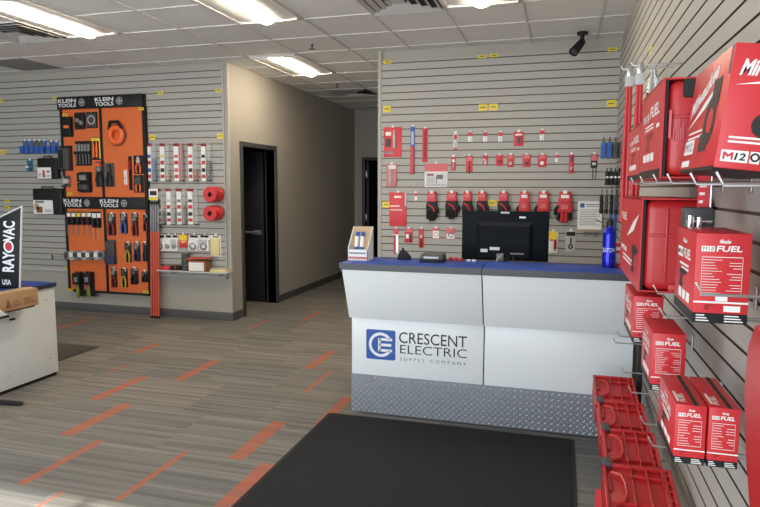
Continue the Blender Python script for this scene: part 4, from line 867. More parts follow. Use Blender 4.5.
for px, hd, gr, lb in rows:
    pack('pliers_pack', lb, px, K, 'black', [('pliers', hd, .05, .95, .35, .98, .035), ('handles', gr, .05, .95, -.02, .62, .035)], group=KG, thick=.004, prints=[('light_gray', .2, .8, .86, .97)])
pack('denim_pouch_pack', 'tall dark navy pouch pack at the panel seam of the lower board', (106.6, 239.6, 116.6, 264), K, 'dark_gray', [('tool', 'dark_gray', .06, .94, .35, .92, .04), ('tool', 'jean', .04, .96, .0, .36, .05)], group=KG, tab=False)
# orange fish rods standing in a clear holder at the right of the board
q0 = on_z(149.5, 311, .0); q0 = Vector((on_y(150, 300, LY - .12).x, LY - .12, 0)); xw = (on_y(159.5, 300, LY - .12).x - q0.x)
tb = on_y(154, 308.5, LY - .12).z; tt_ = on_y(152, 232, LY - .12).z; th = on_y(152, 201.7, LY - .12).z
for i in range(4):
    x = q0.x + xw * (i + .5) / 4; lean = 0
    t = thing('fish_rod_pack', ['leftmost', 'second', 'third', 'rightmost'][i] + ' of four long orange rod packs leaning beside the orange board', 'rod', (x, LY - .12, 0), 'long orange rod packs')
    r = xw / 8 * .84
    MB().cyl((x, LY - .12, .02), (x + lean * .75, LY - .07, tt_), r, n=12).build('rod_bundle', 'orange_rod', t)
    MB().cyl((x, LY - .12, 0), (x, LY - .12, .03), r * 1.05, n=12).build('end_cap', 'black', t)
    MB().cyl((x + lean * .75, LY - .07, tt_), (x + lean, LY - .055, th), r * 1.04, n=12).build('top_sleeve', 'smoke_clear', t, label='smoky clear top sleeve')
    MB().cyl((x + lean, LY - .0555, th - .05), (x + lean, LY - .055, th), r * 1.1, n=12).build('top_cap', 'black', t)
    MB().cyl((x + lean * .80, LY - .068, tt_ + .02), (x + lean * .9, LY - .06, tt_ + .10), r * 1.08, n=12).build('label_band', 'dark_gray', t)
x0, x1, z0, z1 = pbox((148.7, 188.8, 157.8, 200), LY - .1)
sg_ = thing('shelf_talker', 'small white and green sign with black window above the orange rods', 'sign', ((x0 + x1) / 2, LY - .1, z0))
MB().box(x0, x1, LY - .1, LY - .096, z0, z1).build('card', 'paper', sg_, bevel=.002)
MB().box(x0 + .016, x1 - .016, LY - .1012, LY - .1, z0 + (z1 - z0) * .42, z0 + (z1 - z0) * .8).build('window', 'ink', sg_)
MB().box(x0, x1, LY - .1012, LY - .1, z0, z0 + (z1 - z0) * .26).build('price_band', 'yellow', sg_)
MB().box((x0 + x1) / 2 - .006, (x0 + x1) / 2 + .006, LY - .096, LY, z0 + .03, z0 + .036).build('arm', 'wire_silver', sg_)

# ---- left of the board
for i in range(5):
    u = 22.7 + i * 4.9
    pack('rope_pack', ['leftmost', 'second', 'third', 'fourth', 'rightmost'][i] + ' of five blue packs hanging in a row at the left of the slat wall', (u, 139, u + 4.7, 153.5), LY, 'dark_gray' if i in (2, 3) else 'blue', [('tool', 'blue', .1, .9, .02, .55, .06), ('ring', 'mid_gray', .1, .9, .5, .95, .012)], group='blue packs left of the orange board', tab=True)
for i in range(2):
    u = 49.3 + i * 5
    pack('rope_pack', ('left' if i == 0 else 'right') + ' of two blue packs next to the orange board', (u, 140, u + 4.7, 153.5), LY, 'blue', [('tool', 'blue', .1, .9, .02, .6, .06), ('ring', 'mid_gray', .15, .85, .5, .9, .012)], group='blue pair next to the orange board')
pack('spray_pack', 'small teal pack hanging below the blue packs', (27, 158.5, 33.2, 171), LY, 'teal', [('rod', 'teal', .1, .9, .02, .7, .05), ('tool', 'paper', .3, .7, .3, .45, .054)])
def case_pack(px, label, accents):
    x0, x1, z0, z1 = pbox(px, LY - .07); t = thing('tool_case', label, 'case', ((x0 + x1) / 2, LY - .05, z0), 'black cases left of the orange board')
    w, h = x1 - x0, z1 - z0
    MB().box(x0, x1, LY - .07, LY - .004, z0, z1).build('shell', 'black', t, bevel=.02, seg=3)
    MB().tube([(x0 + w * .3, LY - .05, z1 - .004), (x0 + w * .32, LY - .05, z1 + .02), (x0 + w * .68, LY - .05, z1 + .02), (x0 + w * .7, LY - .05, z1 - .004)], .008).build('handle', 'black', t)
    sl = MB().box(x0 + w * .03, x0 + w * .70, LY - .0725, LY - .07, z0 + h * .02, z0 + h * .55).build('label_sleeve', 'paper', t, label='white printed sleeve')
    for mt, a, b, c, d in accents: MB().box(x0 + w * a, x0 + w * b, LY - .074, LY - .0725, z0 + h * c, z0 + h * d).build('print_panel', mt, sl)
case_pack((36.8, 158, 57, 179), 'black case with white label and red tool picture left of the board', [('pink_red', .28, .40, .08, .42), ('red_dark', .32, .37, .1, .3), ('light_gray', .08, .22, .1, .3), ('light_gray', .45, .65, .1, .2), ('brown', .5, .62, .3, .4)])
case_pack((32.5, 188.5, 61.5, 214.5), 'wider black case with a gold and white photo label, lower of the two cases', [('tan', .06, .22, .18, .42), ('brown', .14, .34, .06, .3), ('mid_gray', .1, .4, .44, .53), ('light_gray', .42, .66, .08, .2)])

# ---- right of the board: tube packs, tape rolls, bags
tubes1 = [(147.2, 151.4, 158, 'blue', .62), (160.2, 164.7, 171.2, 'pale_yellow', .30), (174, 178.8, 185.2, 'pink_red', 1.0), (188.3, 192.7, 199.2, 'orange_rod', .34), (201.5, 205.7, 213, 'black', .60)]
tubes2 = [(157.4, 161.3, 165.8, 'dark_gray', .4), (166.6, 171, 176, 'light_gray', .45), (177, 181.5, 187.2, 'mid_gray', .6), (188, 192.8, 200.2, 'dark_gray', .08)]
cn = {'blue': 'blue', 'pale_yellow': 'pale yellow', 'pink_red': 'pink red', 'orange_rod': 'orange', 'black': 'black', 'dark_gray': 'dark gray', 'light_gray': 'pale gray', 'mid_gray': 'gray'}
for row, (tl, v0, v1) in enumerate(((tubes1, 143.4, 181), (tubes2, 188.6, 224.3))):
    for i, (ua, ub, uc, cm, fill) in enumerate(tl):
        a0, a1, z0, z1 = pbox((ua, v0, ub, v1), LY - .02); c0, c1, _, _ = pbox((ub + .4, v0, uc, v1), LY - .02)
        what = cn[cm] + (' coils' if fill > .1 else ' stubs')
        t = thing('heat_shrink_tube', 'tall clear tube with red capped label strip holding ' + what + (', upper row' if row == 0 else ', lower row'), 'tube', ((a0 + c1) / 2, LY - .02, z0), 'clear tube packs on the left slat wall'); h = z1 - z0
        st_ = MB().box(a0, a1, LY - .024, LY - .002, z0, z1 - h * .08).build('label_strip', 'paper', t, label='white label strip')
        MB().box(a0, a1, LY - .0245, LY - .002, z1 - h * .08, z1).build('strip_cap', 'red_dark', t)
        for f0, f1, mt in ((.08, .17, 'red'), (.44, .54, 'red'), (.62, .70, cm), (.24, .34, 'ink' if i % 2 else cm)): MB().box(a0 + .006, a1 - .006, LY - .0255, LY - .024, z0 + h * f0, z0 + h * f1).build('print_panel', mt, st_)
        r = min((c1 - c0) / 2, .03); cx = (c0 + c1) / 2
        MB().cyl((cx, LY - .036, z0), (cx, LY - .036, z1), r, n=18).build('clear_tube', 'clear', t, label='clear plastic tube')
        if fill > .1:
            mb = MB(); nrg = max(3, int(h * fill / .024))
            for k in range(nrg): mb.torus((cx, LY - .036, z0 + .012 + k * .024), Z, r * .62, r * .26, 14, 6, squash=.9)
            mb.build('coils', cm, t)
        MB().cyl((cx, LY - .036, z0 - .004), (cx, LY - .036, z0 + .008), r * 1.05, n=18).build('end_cap', 'dark_gray', t)
for row, (vc, ur) in enumerate(((194.5, 'upper'), (213.5, 'lower'))):
    for k in range(3):
        yy = LY - .05 - k * .062; c = on_y(209.5, vc, LY - .20); R = .089
        t = thing('tape_roll', ['rear', 'middle', 'front'][k] + ' roll of the ' + ur + ' stack of red tape rolls', 'tape roll', (c.x, yy, c.z - R), 'stacks of red tape rolls')
        hub = .027
        MB().lathe([(hub, -.027), (R * .94, -.027), (R, -.020), (R, .020), (R * .94, .027), (hub, .027), (hub, -.027)], (c.x, yy, c.z), Y, 36).build('tape', 'red', t)
        MB().lathe([(hub * .98, -.028), (hub * .98, .028), (hub * .78, .028), (hub * .78, -.028), (hub * .98, -.028)], (c.x, yy, c.z), Y, 24).build('core', 'cardboard', t, label='cardboard core')
    MB().tube([(c.x, LY - .001, c.z), (c.x, LY - .215, c.z), (c.x, LY - .222, c.z + .012)], .005, n=8).build('display_hook', 'wire_silver', label='steel hook carrying the ' + ur + ' stack of red tape rolls', cat='hook')
LG = 'bagged parts on the left slat wall'
for i, (a, b, mt, lb) in enumerate(((157, 165.5, 'light_gray', 'gray bag of clamps, leftmost of the bag row beside the orange rods'), (165.8, 172, 'paper', 'white labelled bag, second in the bag row'), (172.3, 178.6, 'light_gray', 'gray bag just left of the orange and yellow pack'), (189.4, 199, 'paper', 'white labelled bag just right of the orange and yellow pack'), (199.6, 210, 'light_gray', 'gray bag with rings left of the pale box pack'))):
    pack('parts_bag', lb, (a, 233.2, b, 251.2), LY, 'paper', [('tool', 'white', .02, .98, .02, .72, .03), ('ring', 'mid_gray', .1, .9, .05, .6, .04), ('tool', mt, .12, .85, .36, .72, .036)], prints=[('black', .1, .9, .84, .98)], group=LG)
pack('marker_pack', 'orange yellow and red striped pack in the bag row', (179.5, 232.6, 187.6, 247.5), LY, 'orange', [], prints=[('yellow', .05, .95, .55, .98), ('red', .05, .95, .0, .34), ('pale_yellow', .3, .7, .35, .5)], thick=.012, group=LG)
pack('box_pack', 'tall pale boxed pack at the right end of the bag row', (211, 233.5, 221, 256.5), LY, 'paper', [('box', 'pale_yellow', .08, .92, .05, .86, .03)], prints=[('ink', .2, .8, .9, .96)], group=LG)
# shelf of loose stock
sx0, sx1, sz, _ = pbox((160, 262, 229, 271), LY - .1)
ws = thing('wall_shelf', 'narrow gray shelf at the bottom of the left slat wall', 'shelf', ((sx0 + sx1) / 2, LY - .08, sz - .01))
MB().box(sx0, sx1, LY - .17, LY - .001, sz - .008, sz).build('shelf_plate', 'light_gray', ws, bevel=.002)
MB().box(sx0, sx1, LY - .172, LY - .168, sz - .010, sz + .006).build('front_lip', 'light_gray', ws)
for f_ in (.15, .85): MB().box(sx0 + (sx1 - sx0) * f_ - .004, sx0 + (sx1 - sx0) * f_ + .004, LY - .12, LY, sz - .05, sz - .010).build('bracket', 'light_gray', ws)
def on_shelf(u0, u1, v0): a0, a1, _, z1 = pbox((u0, v0, u1, 268), LY - .1); return a0, a1, z1
a0, a1, z1 = on_shelf(162, 171, 261); t = thing('clamp', 'low red clamp on the gray wall shelf, leftmost', 'clamp', ((a0 + a1) / 2, LY - .1, sz))
MB().box(a0, a1, LY - .14, LY - .06, sz, sz + .045).build('body', 'red', t, bevel=.006); MB().cyl((a0 + .01, LY - .1, sz + .045), (a0 + .01, LY - .1, sz + .06), .012).build('screw', 'black', t)
a0, a1, z1 = on_shelf(171.5, 181.3, 262); t = thing('strap_bundle', 'low black strap bundle on the gray wall shelf', 'strap', ((a0 + a1) / 2, LY - .1, sz))
MB().cyl((a0, LY - .1, sz + .028), (a1, LY - .1, sz + .028), .028, n=14).build('roll', 'black', t); MB().cyl(((a0 + a1) / 2 - .012, LY - .1, sz + .03), ((a0 + a1) / 2 + .012, LY - .1, sz + .03), .030, n=14).build('band', 'red_dark', t)
a0, a1, z1 = on_shelf(182.2, 189.4, 253); t = thing('cable_roll', 'upright dark roll standing on the gray wall shelf', 'roll', ((a0 + a1) / 2, LY - .1, sz)); r = (a1 - a0) / 2
for k in range(3): MB().cyl(((a0 + a1) / 2, LY - .1, sz + k * (z1 - sz) / 3), ((a0 + a1) / 2, LY - .1, sz + (k + .92) * (z1 - sz) / 3), r, n=18).build('coil', 'dark_gray', t)
MB().cyl(((a0 + a1) / 2, LY - .1, sz), ((a0 + a1) / 2, LY - .1, z1), r * .8, n=14).build('core', 'mid_gray', t)
a0, a1, z1 = on_shelf(190.4, 210.5, 256); t = thing('parts_carton', 'white fronted carton with brown flap on the gray wall shelf', 'box', ((a0 + a1) / 2, LY - .1, sz))
MB().box(a0, a1 - .03, LY - .15, LY - .03, sz, sz + (z1 - sz) * .72).build('carton', 'brown', t, bevel=.002); MB().box(a0 + .01, a1 - .06, LY - .152, LY - .15, sz + .01, sz + (z1 - sz) * .6).build('front_label', 'paper', t)
MB().prism([(a0 - .01, 0), (a1, .02), (a1, .03), (a0 - .01, .022)], (0, LY - .155, sz + (z1 - sz) * .76), X, Z, Y * .13).build('lid_flap', 'orange_rod', t)
a0, a1, z1 = on_shelf(211.2, 228, 265); t = thing('clear_parts_pack', 'flat yellowish clear pack at the right end of the gray wall shelf', 'pack', ((a0 + a1) / 2, LY - .1, sz))
MB().box(a0, a1 - .012, LY - .14, LY - .05, sz, sz + .03).build('tray', 'pale_yellow', t, bevel=.005); MB().box(a0 + .004, a1 - .016, LY - .136, LY - .054, sz + .03, sz + .05).build('clear_lid', 'clear', t, bevel=.004)

# ---- yellow price tags
def ytag(u, v, plane, label, w=.075, hh=.016):
    c = on_y(u, v, plane - .002); t = thing('price_tag', label, 'price tag', (c.x, plane, c.z - .012), 'yellow price tags')
    MB().box(c.x - w / 2, c.x + w / 2, plane - .004, plane - .0005, c.z - hh, c.z + hh).build('tag', 'yellow', t)
    MB().box(c.x - w * .34, c.x + w * .30, plane - .0046, plane - .004, c.z - .006, c.z + .007).build('print_band', 'green', t)
for u, v, lb in ((1.5, 101, 'yellow tag at the left edge high on the slat wall'), (3, 152, 'yellow tag at the left edge beside the blue packs'), (7, 201, 'upper of two yellow tags left of the lower black case'), (7, 207.5, 'lower of two yellow tags left of the lower black case'), (55.5, 98.5, 'pale yellow tag just left of the upper black header sign'),
        (67, 267.5, 'yellow tag left of the lower orange panel near the floor'), (160.5, 93, 'yellow tag high on the slat wall right of the header sign'), (218.5, 90.5, 'yellow tag at the top right corner of the left slat wall'), (152.5, 137.3, 'yellow tag above the first clear tube'), (220, 136, 'yellow tag above the last clear tube, near the wall corner')): ytag(u, v, LY, lb, .075, .030 if 130 < v < 160 else .018)
for u, v, lb in ((65, 115, 'yellow tag at the top left corner of the upper orange panel'), (141, 108.8, 'yellow tag at the top right corner of the upper orange panel'), (70, 193.8, 'yellow tag at the bottom left corner of the upper orange panel'), (70.5, 290, 'yellow tag at the bottom left corner of the lower orange panel'), (146, 292, 'yellow tag at the bottom right corner of the lower orange panel')): ytag(u, v, dy - .008, lb)
for u, v, lb in ((387.5, 62, 'yellow tag at the top left corner of the back wall'), (482, 56.5, 'left of two adjoining yellow tags high in the middle of the back wall'), (494, 55.5, 'right of two adjoining yellow tags high in the middle of the back wall'), (612.5, 49.3, 'yellow tag at the top right corner of the back wall'), (387, 109, 'yellow tag above the large brush pack on the back wall'), (483, 107.5, 'left of two adjoining yellow tags above the top row of packs'), (493.5, 107, 'right of two adjoining yellow tags above the top row of packs'), (611.5, 103.5, 'yellow tag near the wall corner above the knee pads'), (386.3, 204.5, 'yellow tag left of the plain red card'), (492.4, 203, 'yellow tag between the black gloves above the monitor')): ytag(u, v, B, lb, .085, .016 if v < 70 else .032)
c = on_x(651, 50, RIGHT_X); t = thing('price_tag', 'yellow tag high on the right slat wall above the boxes', 'price tag', (RIGHT_X, c.y, c.z - .02), 'yellow price tags')
MB().box(RIGHT_X - .004, RIGHT_X - .0005, c.y - .05, c.y + .05, c.z - .02, c.z + .02).build('tag', 'yellow', t); MB().box(RIGHT_X - .0046, RIGHT_X - .004, c.y - .03, c.y + .03, c.z - .008, c.z + .008).build('print_band', 'green', t)

# ------------------------------------------------------------------ right wall: boxed power tools on hooks
def logo_text(mb, s, o, r, u, w, h, wt=.03, sh=.0): add_text(mb, s, o, r, u, w, h, wt, sh)
def bolt(mb, o, r, u, w, h):             # lightning stroke under the maker's script
    o, r, u = Vector(o), Vector(r), Vector(u)
    P = [(0, 0), (.52, .62), (.60, .36), (1, 1), (.50, .50), (.43, .74)]
    mb.add([o + r * (a * w) + u * (b * h) for a, b in P], [(0, 2, 1), (0, 4, 1), (2, 3, 1), (1, 2, 3), (4, 5, 1)] if 0 else [(0, 2, 1), (1, 2, 3)])
def spec_lines(mb, o, r, u, w, h, n, seed):
    rd = random.Random(seed); o = Vector(o)
    for i in range(n):
        z = h * (1 - (i + .5) / n); head = i % 4 == 0
        a = o + r * 0 + u * z; lw = w * (.5 if head else .25 + .2 * rd.random()); t_ = h / n * .18
        mb.add([a, a + r * lw, a + r * lw + u * t_, a + u * t_], [(0, 1, 2, 3)])
        if not head:
            b = o + r * (w * (.80 - .2 * rd.random())) + u * z; e = o + r * w + u * z
            mb.add([b, e, e + u * t_, b + u * t_], [(0, 1, 2, 3)])
def tool_icon(mb, o, r, u, w, h):        # printed picture of a drill shaped tool
    o, r, u = Vector(o), Vector(r), Vector(u)
    for P in ([(0, .62), (.74, .62), (.74, .96), (0, .92)], [(.74, .70), (1, .76), (1, .84), (.74, .90)], [(.08, .20), (.32, .20), (.40, .62), (.10, .62)], [(-.04, 0), (.46, 0), (.46, .20), (-.04, .20)]):
        mb.add([o + r * (a * w) + u * (b * h) for a, b in P], [(0, 1, 2, 3)])
def fuel_box(label, X0, X1, Y0, Y1, z0, z1, seed, flaps=True, big=False):
    t = thing('tool_carton', label, 'box', ((X0 + X1) / 2, (Y0 + Y1) / 2, z0), 'boxed power tools on the right wall')
    h, w, l = z1 - z0, X1 - X0, Y1 - Y0; bb = h * .11
    MB().box(X0, X1, Y0, Y1, z0 + bb, z1).build('carton', 'red', t, bevel=.0015)
    MB().box(X0 + .0002, X1 - .0002, Y0 + .0002, Y1 - .0002, z0, z0 + bb).build('base_band', 'black', t, label='black printed base band')
    if flaps: MB().box(X0 + w * .60, X0 + w * .74, Y0 - .0004, Y1, z1 - .0005, z1 + .0012).build('top_seam', 'black_matte', t, label='dark top seam')
    fy = Y0 - .0008; lx = X0 - .0008
    p = MB()                             # end facing the camera
    p.box(X0 + w * .10, X0 + w * .34, fy, fy + .0005, z0 + h * .80, z0 + h * .86)
    logo_text(p, 'FUEL', (X0 + w * .37, fy, z0 + h * .80), X, Z, w * .46, h * .065, .025, .15)
    logo_text(p, 'Milwaukee', (X0 + w * .42, fy, z0 + h * .89), X, Z, w * .20, h * .045, .03, .2)
    spec_lines(p, (X0 + w * .14, fy, z0 + h * .32), X, Z, w * .70, h * .40, 13 if big else 9, seed)
    p.box(X0, X1, fy, fy + .0005, z0 + h * .225, z0 + h * .245)
    if big:
        p.box(X0 + w * .40, X0 + w * .62, fy, fy + .0005, z0 + h * .25, z0 + h * .31).box(X0 + w * .56, X0 + w * .86, fy, fy + .0005, z0 + h * .135, z0 + h * .20)
    for a_, b_ in ((.06, .30), (.58, .92)):
        for k in range(3): p.box(X0 + w * a_, X0 + w * (b_ - .04 * k), fy, fy + .0005, z0 + bb * (.18 + .27 * k), z0 + bb * (.30 + .27 * k))
    fr_ = .0012
    for (a_, b_, c_, d_) in ((.12, .86, .305, .312), (.12, .86, .735, .742), (.12, .126, .305, .742), (.854, .86, .305, .742)): p.box(X0 + w * a_, X0 + w * b_, fy, fy + .0005, z0 + h * c_, z0 + h * d_)
    p.build('end_printing', 'paper', t, label='white printing on the end')
    k = MB(); logo_text(k, 'M18', (X0 + w * .12, fy - .0004, z0 + h * .808), X, Z, w * .20, h * .045, .0, .1)
    k.build('end_ink', 'red_dark', t); k = MB(); tool_icon(k, (X0 + w * .2, fy, z0 + h * .15), X, Z, w * .22, h * .06); k.build('tool_picture', 'red_dark', t)
    p = MB()                             # long side facing the room
    logo_text(p, 'FUEL', (lx, Y0 + l * .55, z0 + h * .66), -Y, Z, l * .34, h * .12, .025, .15)
    p.add([(lx, Y0 + l * .86, z0 + h * .66), (lx, Y0 + l * .60, z0 + h * .66), (lx, Y0 + l * .60, z0 + h * .78), (lx, Y0 + l * .86, z0 + h * .78)], [(0, 1, 2, 3)])
    logo_text(p, 'Milwaukee', (lx, Y0 + l * .62, z0 + h * .84), -Y, Z, l * .2, h * .06, .03, .2)
    for k in range(2): p.box(lx, lx + .0005, Y0 + l * .30, Y0 + l * (.75 - .1 * k), z0 + h * (.57 - .05 * k), z0 + h * (.595 - .05 * k))
    for k in range(3): p.box(lx, lx + .0005, Y0 + l * (.20 + .2 * k), Y0 + l * (.34 + .2 * k), z0 + h * .17, z0 + h * .28)
    p.build('side_printing', 'paper', t, label='white printing on the side')
    k = MB(); tool_icon(k, (lx, Y0 + l * .72, z0 + h * .30), -Y, Z, l * .36, h * .24); logo_text(k, 'M18', (lx - .0004, Y0 + l * .845, z0 + h * .69), -Y, Z, l * .22, h * .06, .015, .1); k.build('side_picture', 'ink', t, label='dark tool picture')
    if flaps:
        p = MB(); logo_text(p, 'FUEL', (X0 + w * .12, Y0 + l * .10, z1 + .001), Y, -X, l * .26, w * .22, .05) if 0 else None
        logo_text(p, 'FUEL', (X0 + w * .40, Y0 + l * .08, z1 + .0008), Y, -X, l * .26, w * .20, .025, .1); p.box(X0 + w * .1, X0 + w * .18, Y0 + l * .1, Y0 + l * .4, z1 + .0004, z1 + .0008)
        p.build('top_printing', 'paper', t, label='white printing on the top')
    return t
def edges(Xl, nt, nb, fu, ru):           # box limits from its near left edge, far edge and right edge
    a, b = on_x(*nt, Xl), on_x(*nb, Xl); y0 = (a.y + b.y) / 2
    return y0, on_x(fu, (nt[1] + nb[1]) / 2, Xl).y, on_y(*nb, y0).z, on_y(*nt, y0).z, (on_y(ru, nt[1], y0).x if ru else None)
# carton showing all its end, centre of the right wall
XD = .30; y0, y1, z0, z1, x1 = edges(XD, (696.5, 233), (692.5, 322), 675, 753)
fuel_box('large red tool carton with long specification list, in front of the red molded case', XD, x1, y0, y1, z0, z1, 3, flaps=False, big=True); D_ = (XD, x1, y0, y1, z0, z1)
XP = .28; y0, y1, z0, z1, x1 = edges(XP, (677, 404), (671.5, 462), 657, 708.5); P_ = (XP, y0, z0)
fuel_box('left of the pair of identical narrow red cartons low on the right wall', XP, x1 - .002, y0, y1, z0, z1, 5)
x2 = on_y(741, 413, y0).x
fuel_box('right of the pair of identical narrow red cartons, against the right wall', x1 + .003, x2, y0, y1, z0, z1, 5)
y0, y1, z0, z1, x1 = edges(.28, (653, 333), (650, 390), 642, 687)
fuel_box('red tool carton between the low pair and the upper shelf of cartons', .28, x1, y0, max(y1, y0 + .24), z0, z1, 8, flaps=False, big=True); B3 = (y0, z0)
y0, y1, z0, z1, x1 = edges(.27, (634, 296), (632, 342), 624, 661)
fuel_box('small red tool carton farthest from the camera, beside the counter end', .27, x1 + .01, y0, max(y1, y0 + .25), z0, z1, 9, flaps=False); A3 = (y0, z0)

# the big band saw carton at the top right
XH = .30; b = on_x(713.5, 167, XH); y0 = b.y; z1, z0 = on_y(730, 41.5, y0).z, b.z
y1 = on_x(680, 168, XH).y; x1 = .455
hb = thing('tool_carton', 'largest red tool carton at the top right, nearest the camera', 'box', (XH, (y0 + y1) / 2, z0), 'boxed power tools on the right wall')
h, w, l = z1 - z0, x1 - XH, y1 - y0
MB().box(XH, x1, y0, y1, z0, z1).build('carton', 'red', hb, bevel=.002)
MB().box(XH - .0006, x1 - .01, y0 + .01, y1 - .002, z0 - .004, z0 + .004).build('bottom_band', 'black', hb, label='black bottom band')
MB().box(XH - .0004, XH + .012, y0 + .006, y0 + .022, z1 - h * .24, z1 - .002).build('hang_slot', 'dark_gray', hb, label='dark hang slot')
fy = y0 - .0008; lx = XH - .0008; x_ = lambda u: on_y(u, 165, y0).x
p = MB(); logo_text(p, 'Milwaukee', (x_(722), fy, z0 + h * .745), X, Z, w * .78, h * .13, .035, .25)
bolt(p, (x_(720), fy, z0 + h * .67), X, Z, w * .75, h * .075)
for k in range(2): p.box(x_(723), x1 - .015 * k - .02, fy, fy + .0005, z0 + h * (.245 - .035 * k), z0 + h * (.262 - .035 * k))
bx0, bx1 = x_(718.5), x_(746)
p.box(bx0, bx1, fy, fy + .0005, z0 + h * .055, z0 + h * .15)
p.box(x_(748), x_(758), fy, fy + .0005, z0 + h * .055, z0 + h * .15)
p.build('front_printing', 'paper', hb, label='white printing on the front')
k = MB(); logo_text(k, '12', (bx0 + (bx1 - bx0) * .50, fy - .0005, z0 + h * .072), X, Z, (bx1 - bx0) * .40, h * .06, .03, .15)
q = MB(); q.prism([(0, 0), (.2, 0), (.2, .62), (.5, .28), (.8, .62), (.8, 0), (1, 0), (1, 1), (.8, 1), (.5, .66), (.2, 1), (0, 1)], (bx0 + (bx1 - bx0) * .07, fy - .0003, z0 + h * .072), X * (bx1 - bx0) * .38, Z * h * .06, -Y * .0004)
q.build('front_red_letter', 'red', hb)
k.cyl((x_(757), fy - .0004, z0 + h * .36), (x_(757), fy + .0006, z0 + h * .36), h * .10, n=28)
k.torus((x_(753), fy - .0004, z0 + h * .105), Y, h * .028, h * .008, squash=.05)
k.build('front_picture', 'ink', hb, label='dark picture and digits')
p = MB(); dia = Vector((0, -l * .56, h * .36)).normalized()
logo_text(p, 'Milwaukee', (lx, y1 - l * .08, z0 + h * .52), Vector((0, -1, .30)).normalized(), Vector((0, -.0, 1)), l * .66, h * .16, .03, .1)
bolt(p, (lx, y1 - l * .05, z0 + h * .42), Vector((0, -1, .1)), Z, l * .78, h * .22)
for k_ in range(2): p.box(lx, lx + .0005, y1 - l * .52, y1 - l * .12, z0 + h * (.36 - .05 * k_), z0 + h * (.378 - .05 * k_))
p.box(lx, lx + .0005, y1 - l * .34, y1 - l * .06, z0 + h * .16, z0 + h * .30); p.box(lx, lx + .0005, y1 - l * .28, y1 - l * .04, z0 + h * .04, z0 + h * .10)
p.build('side_printing', 'paper', hb, label='white printing on the side')
k = MB(); logo_text(k, 'M12', (lx - .0005, y1 - l * .09, z0 + h * .19), -Y, Z, l * .22, h * .08, .0)
# printed picture of the band saw: ring frame with handle and motor
cy_, cz_ = y0 + l * .32, z0 + h * .42
k.torus((lx - .0002, cy_, cz_), X, h * .17, h * .05, squash=.01); k.box(lx - .0006, lx - .0002, cy_ - l * .16, cy_ + l * .02, cz_ + h * .12, cz_ + h * .36).box(lx - .0006, lx - .0002, cy_ - l * .02, cy_ + l * .18, cz_ - h * .26, cz_ - h * .10)
k.build('side_picture', 'ink', hb, label='dark band saw picture')
hb.rotation_euler.y = math.radians(6.5)

# molded cases half wrapped in printed sleeves
def sleeved_case(label, X0, X1, Y0, Y1, z0, z1, text_rot=False):
    t = thing('tool_case', label, 'case', ((X0 + X1) / 2, (Y0 + Y1) / 2, z0), 'molded cases in printed sleeves')
    h, w, l = z1 - z0, X1 - X0, Y1 - Y0
    MB().box(X0 + .014, X1, Y0 + .004, Y1 - .004, z0 + .006, z1 - .004).build('case_body', 'red_plastic', t, bevel=min(.03, h * .14), seg=4, label='molded red case body')
    rb = MB()
    rb.box(X0 + .012 + w * .30, X0 + w * .34 + .012, Y0 - .002, Y0 + .02, z0 + h * .12, z1 - h * .1).box(X0 + w * .82, X0 + w * .86, Y0 - .002, Y0 + .02, z0 + h * .12, z1 - h * .1)
    rb.box(X0 + .03, X1 - .01, Y0 - .002, Y0 + .02, z0 + h * .60, z0 + h * .63); rb.build('case_ribs', 'red_plastic', t, bevel=.003)
    MB().box(X0 + w * .42, X0 + w * .74, Y0 - .010, Y0 + .006, z0 + h * .02, z0 + h * .10).build('latch', 'red_plastic', t, bevel=.004)
    sl = MB().box(X0, X0 + .005, Y0, Y1, z0 + .004, z1).box(X0, X1 - .02, Y0 + .012, Y1, z1 - .003, z1 + .002).box(X0, X1 - .02, Y0 + .012, Y1, z0, z0 + .004)
    sl.build('sleeve', 'red', t, label='printed card sleeve')
    MB().box(X0 + .0045, X0 + .014, Y0 + .004, Y0 + .03, z0 + .006, z1 - .004).build('sleeve_edge', 'black_matte', t, label='dark sleeve edge')
    lx = X0 - .0008; p = MB()
    return t, p, lx, h, w, l
# row 1: behind the large carton
XA = .262; ya0 = (on_x(662, 85, XA).y + on_x(661, 178, XA).y) / 2; ya1 = on_x(641, 140, XA).y; za0, za1 = on_y(661, 178, ya0).z, on_y(662, 78, ya0).z
t, p, lx, h, w, l = sleeved_case('red molded case in a printed sleeve, just behind the largest carton', XA, .478, ya0, ya1, za0, za1)
def sleeve_print(t, p, lx, Y0, l, z0, h, fuel=True):
    if fuel:
        logo_text(p, 'FUEL', (lx, Y0 + l * .52, z0 + h * .68), -Y, Z, l * .40, h * .13, .025, .15); logo_text(p, 'M18', (lx, Y0 + l * .86, z0 + h * .66), -Y, Z, l * .28, h * .10, .015, .1)
        for k in range(2): p.box(lx, lx + .0005, Y0 + l * .36, Y0 + l * .75, z0 + h * (.60 - .04 * k), z0 + h * (.618 - .04 * k))
        p.box(lx, lx + .0005, Y0 + l * .10, Y0 + l * .22, z0 + h * .54, z0 + h * .58)
        for k in range(3): p.box(lx, lx + .0005, Y0 + l * (.30 + .18 * k), Y0 + l * (.44 + .18 * k), z0 + h * .20, z0 + h * .29)
        p.build('side_printing', 'paper', t, label='white printing on the sleeve')
        k = MB(); tool_icon(k, (lx, Y0 + l * .68, z0 + h * .32), -Y, Z, l * .36, h * .22); k.build('side_picture', 'red_dark', t)
        MB().box(lx, lx + .0004, Y0, Y0 + l, z0 + .002, z0 + h * .10).build('base_band', 'black', t, label='black base band')
sleeve_print(t, p, lx, ya0, l, za0, h)
fr2 = MB(); xq = on_y(671, 130, ya0).x
add_text(fr2, 'FUEL', (xq + .004, ya0 + .0005, za0 + h * .30), Z, -X, h * .16, .016, .04) if 0 else None
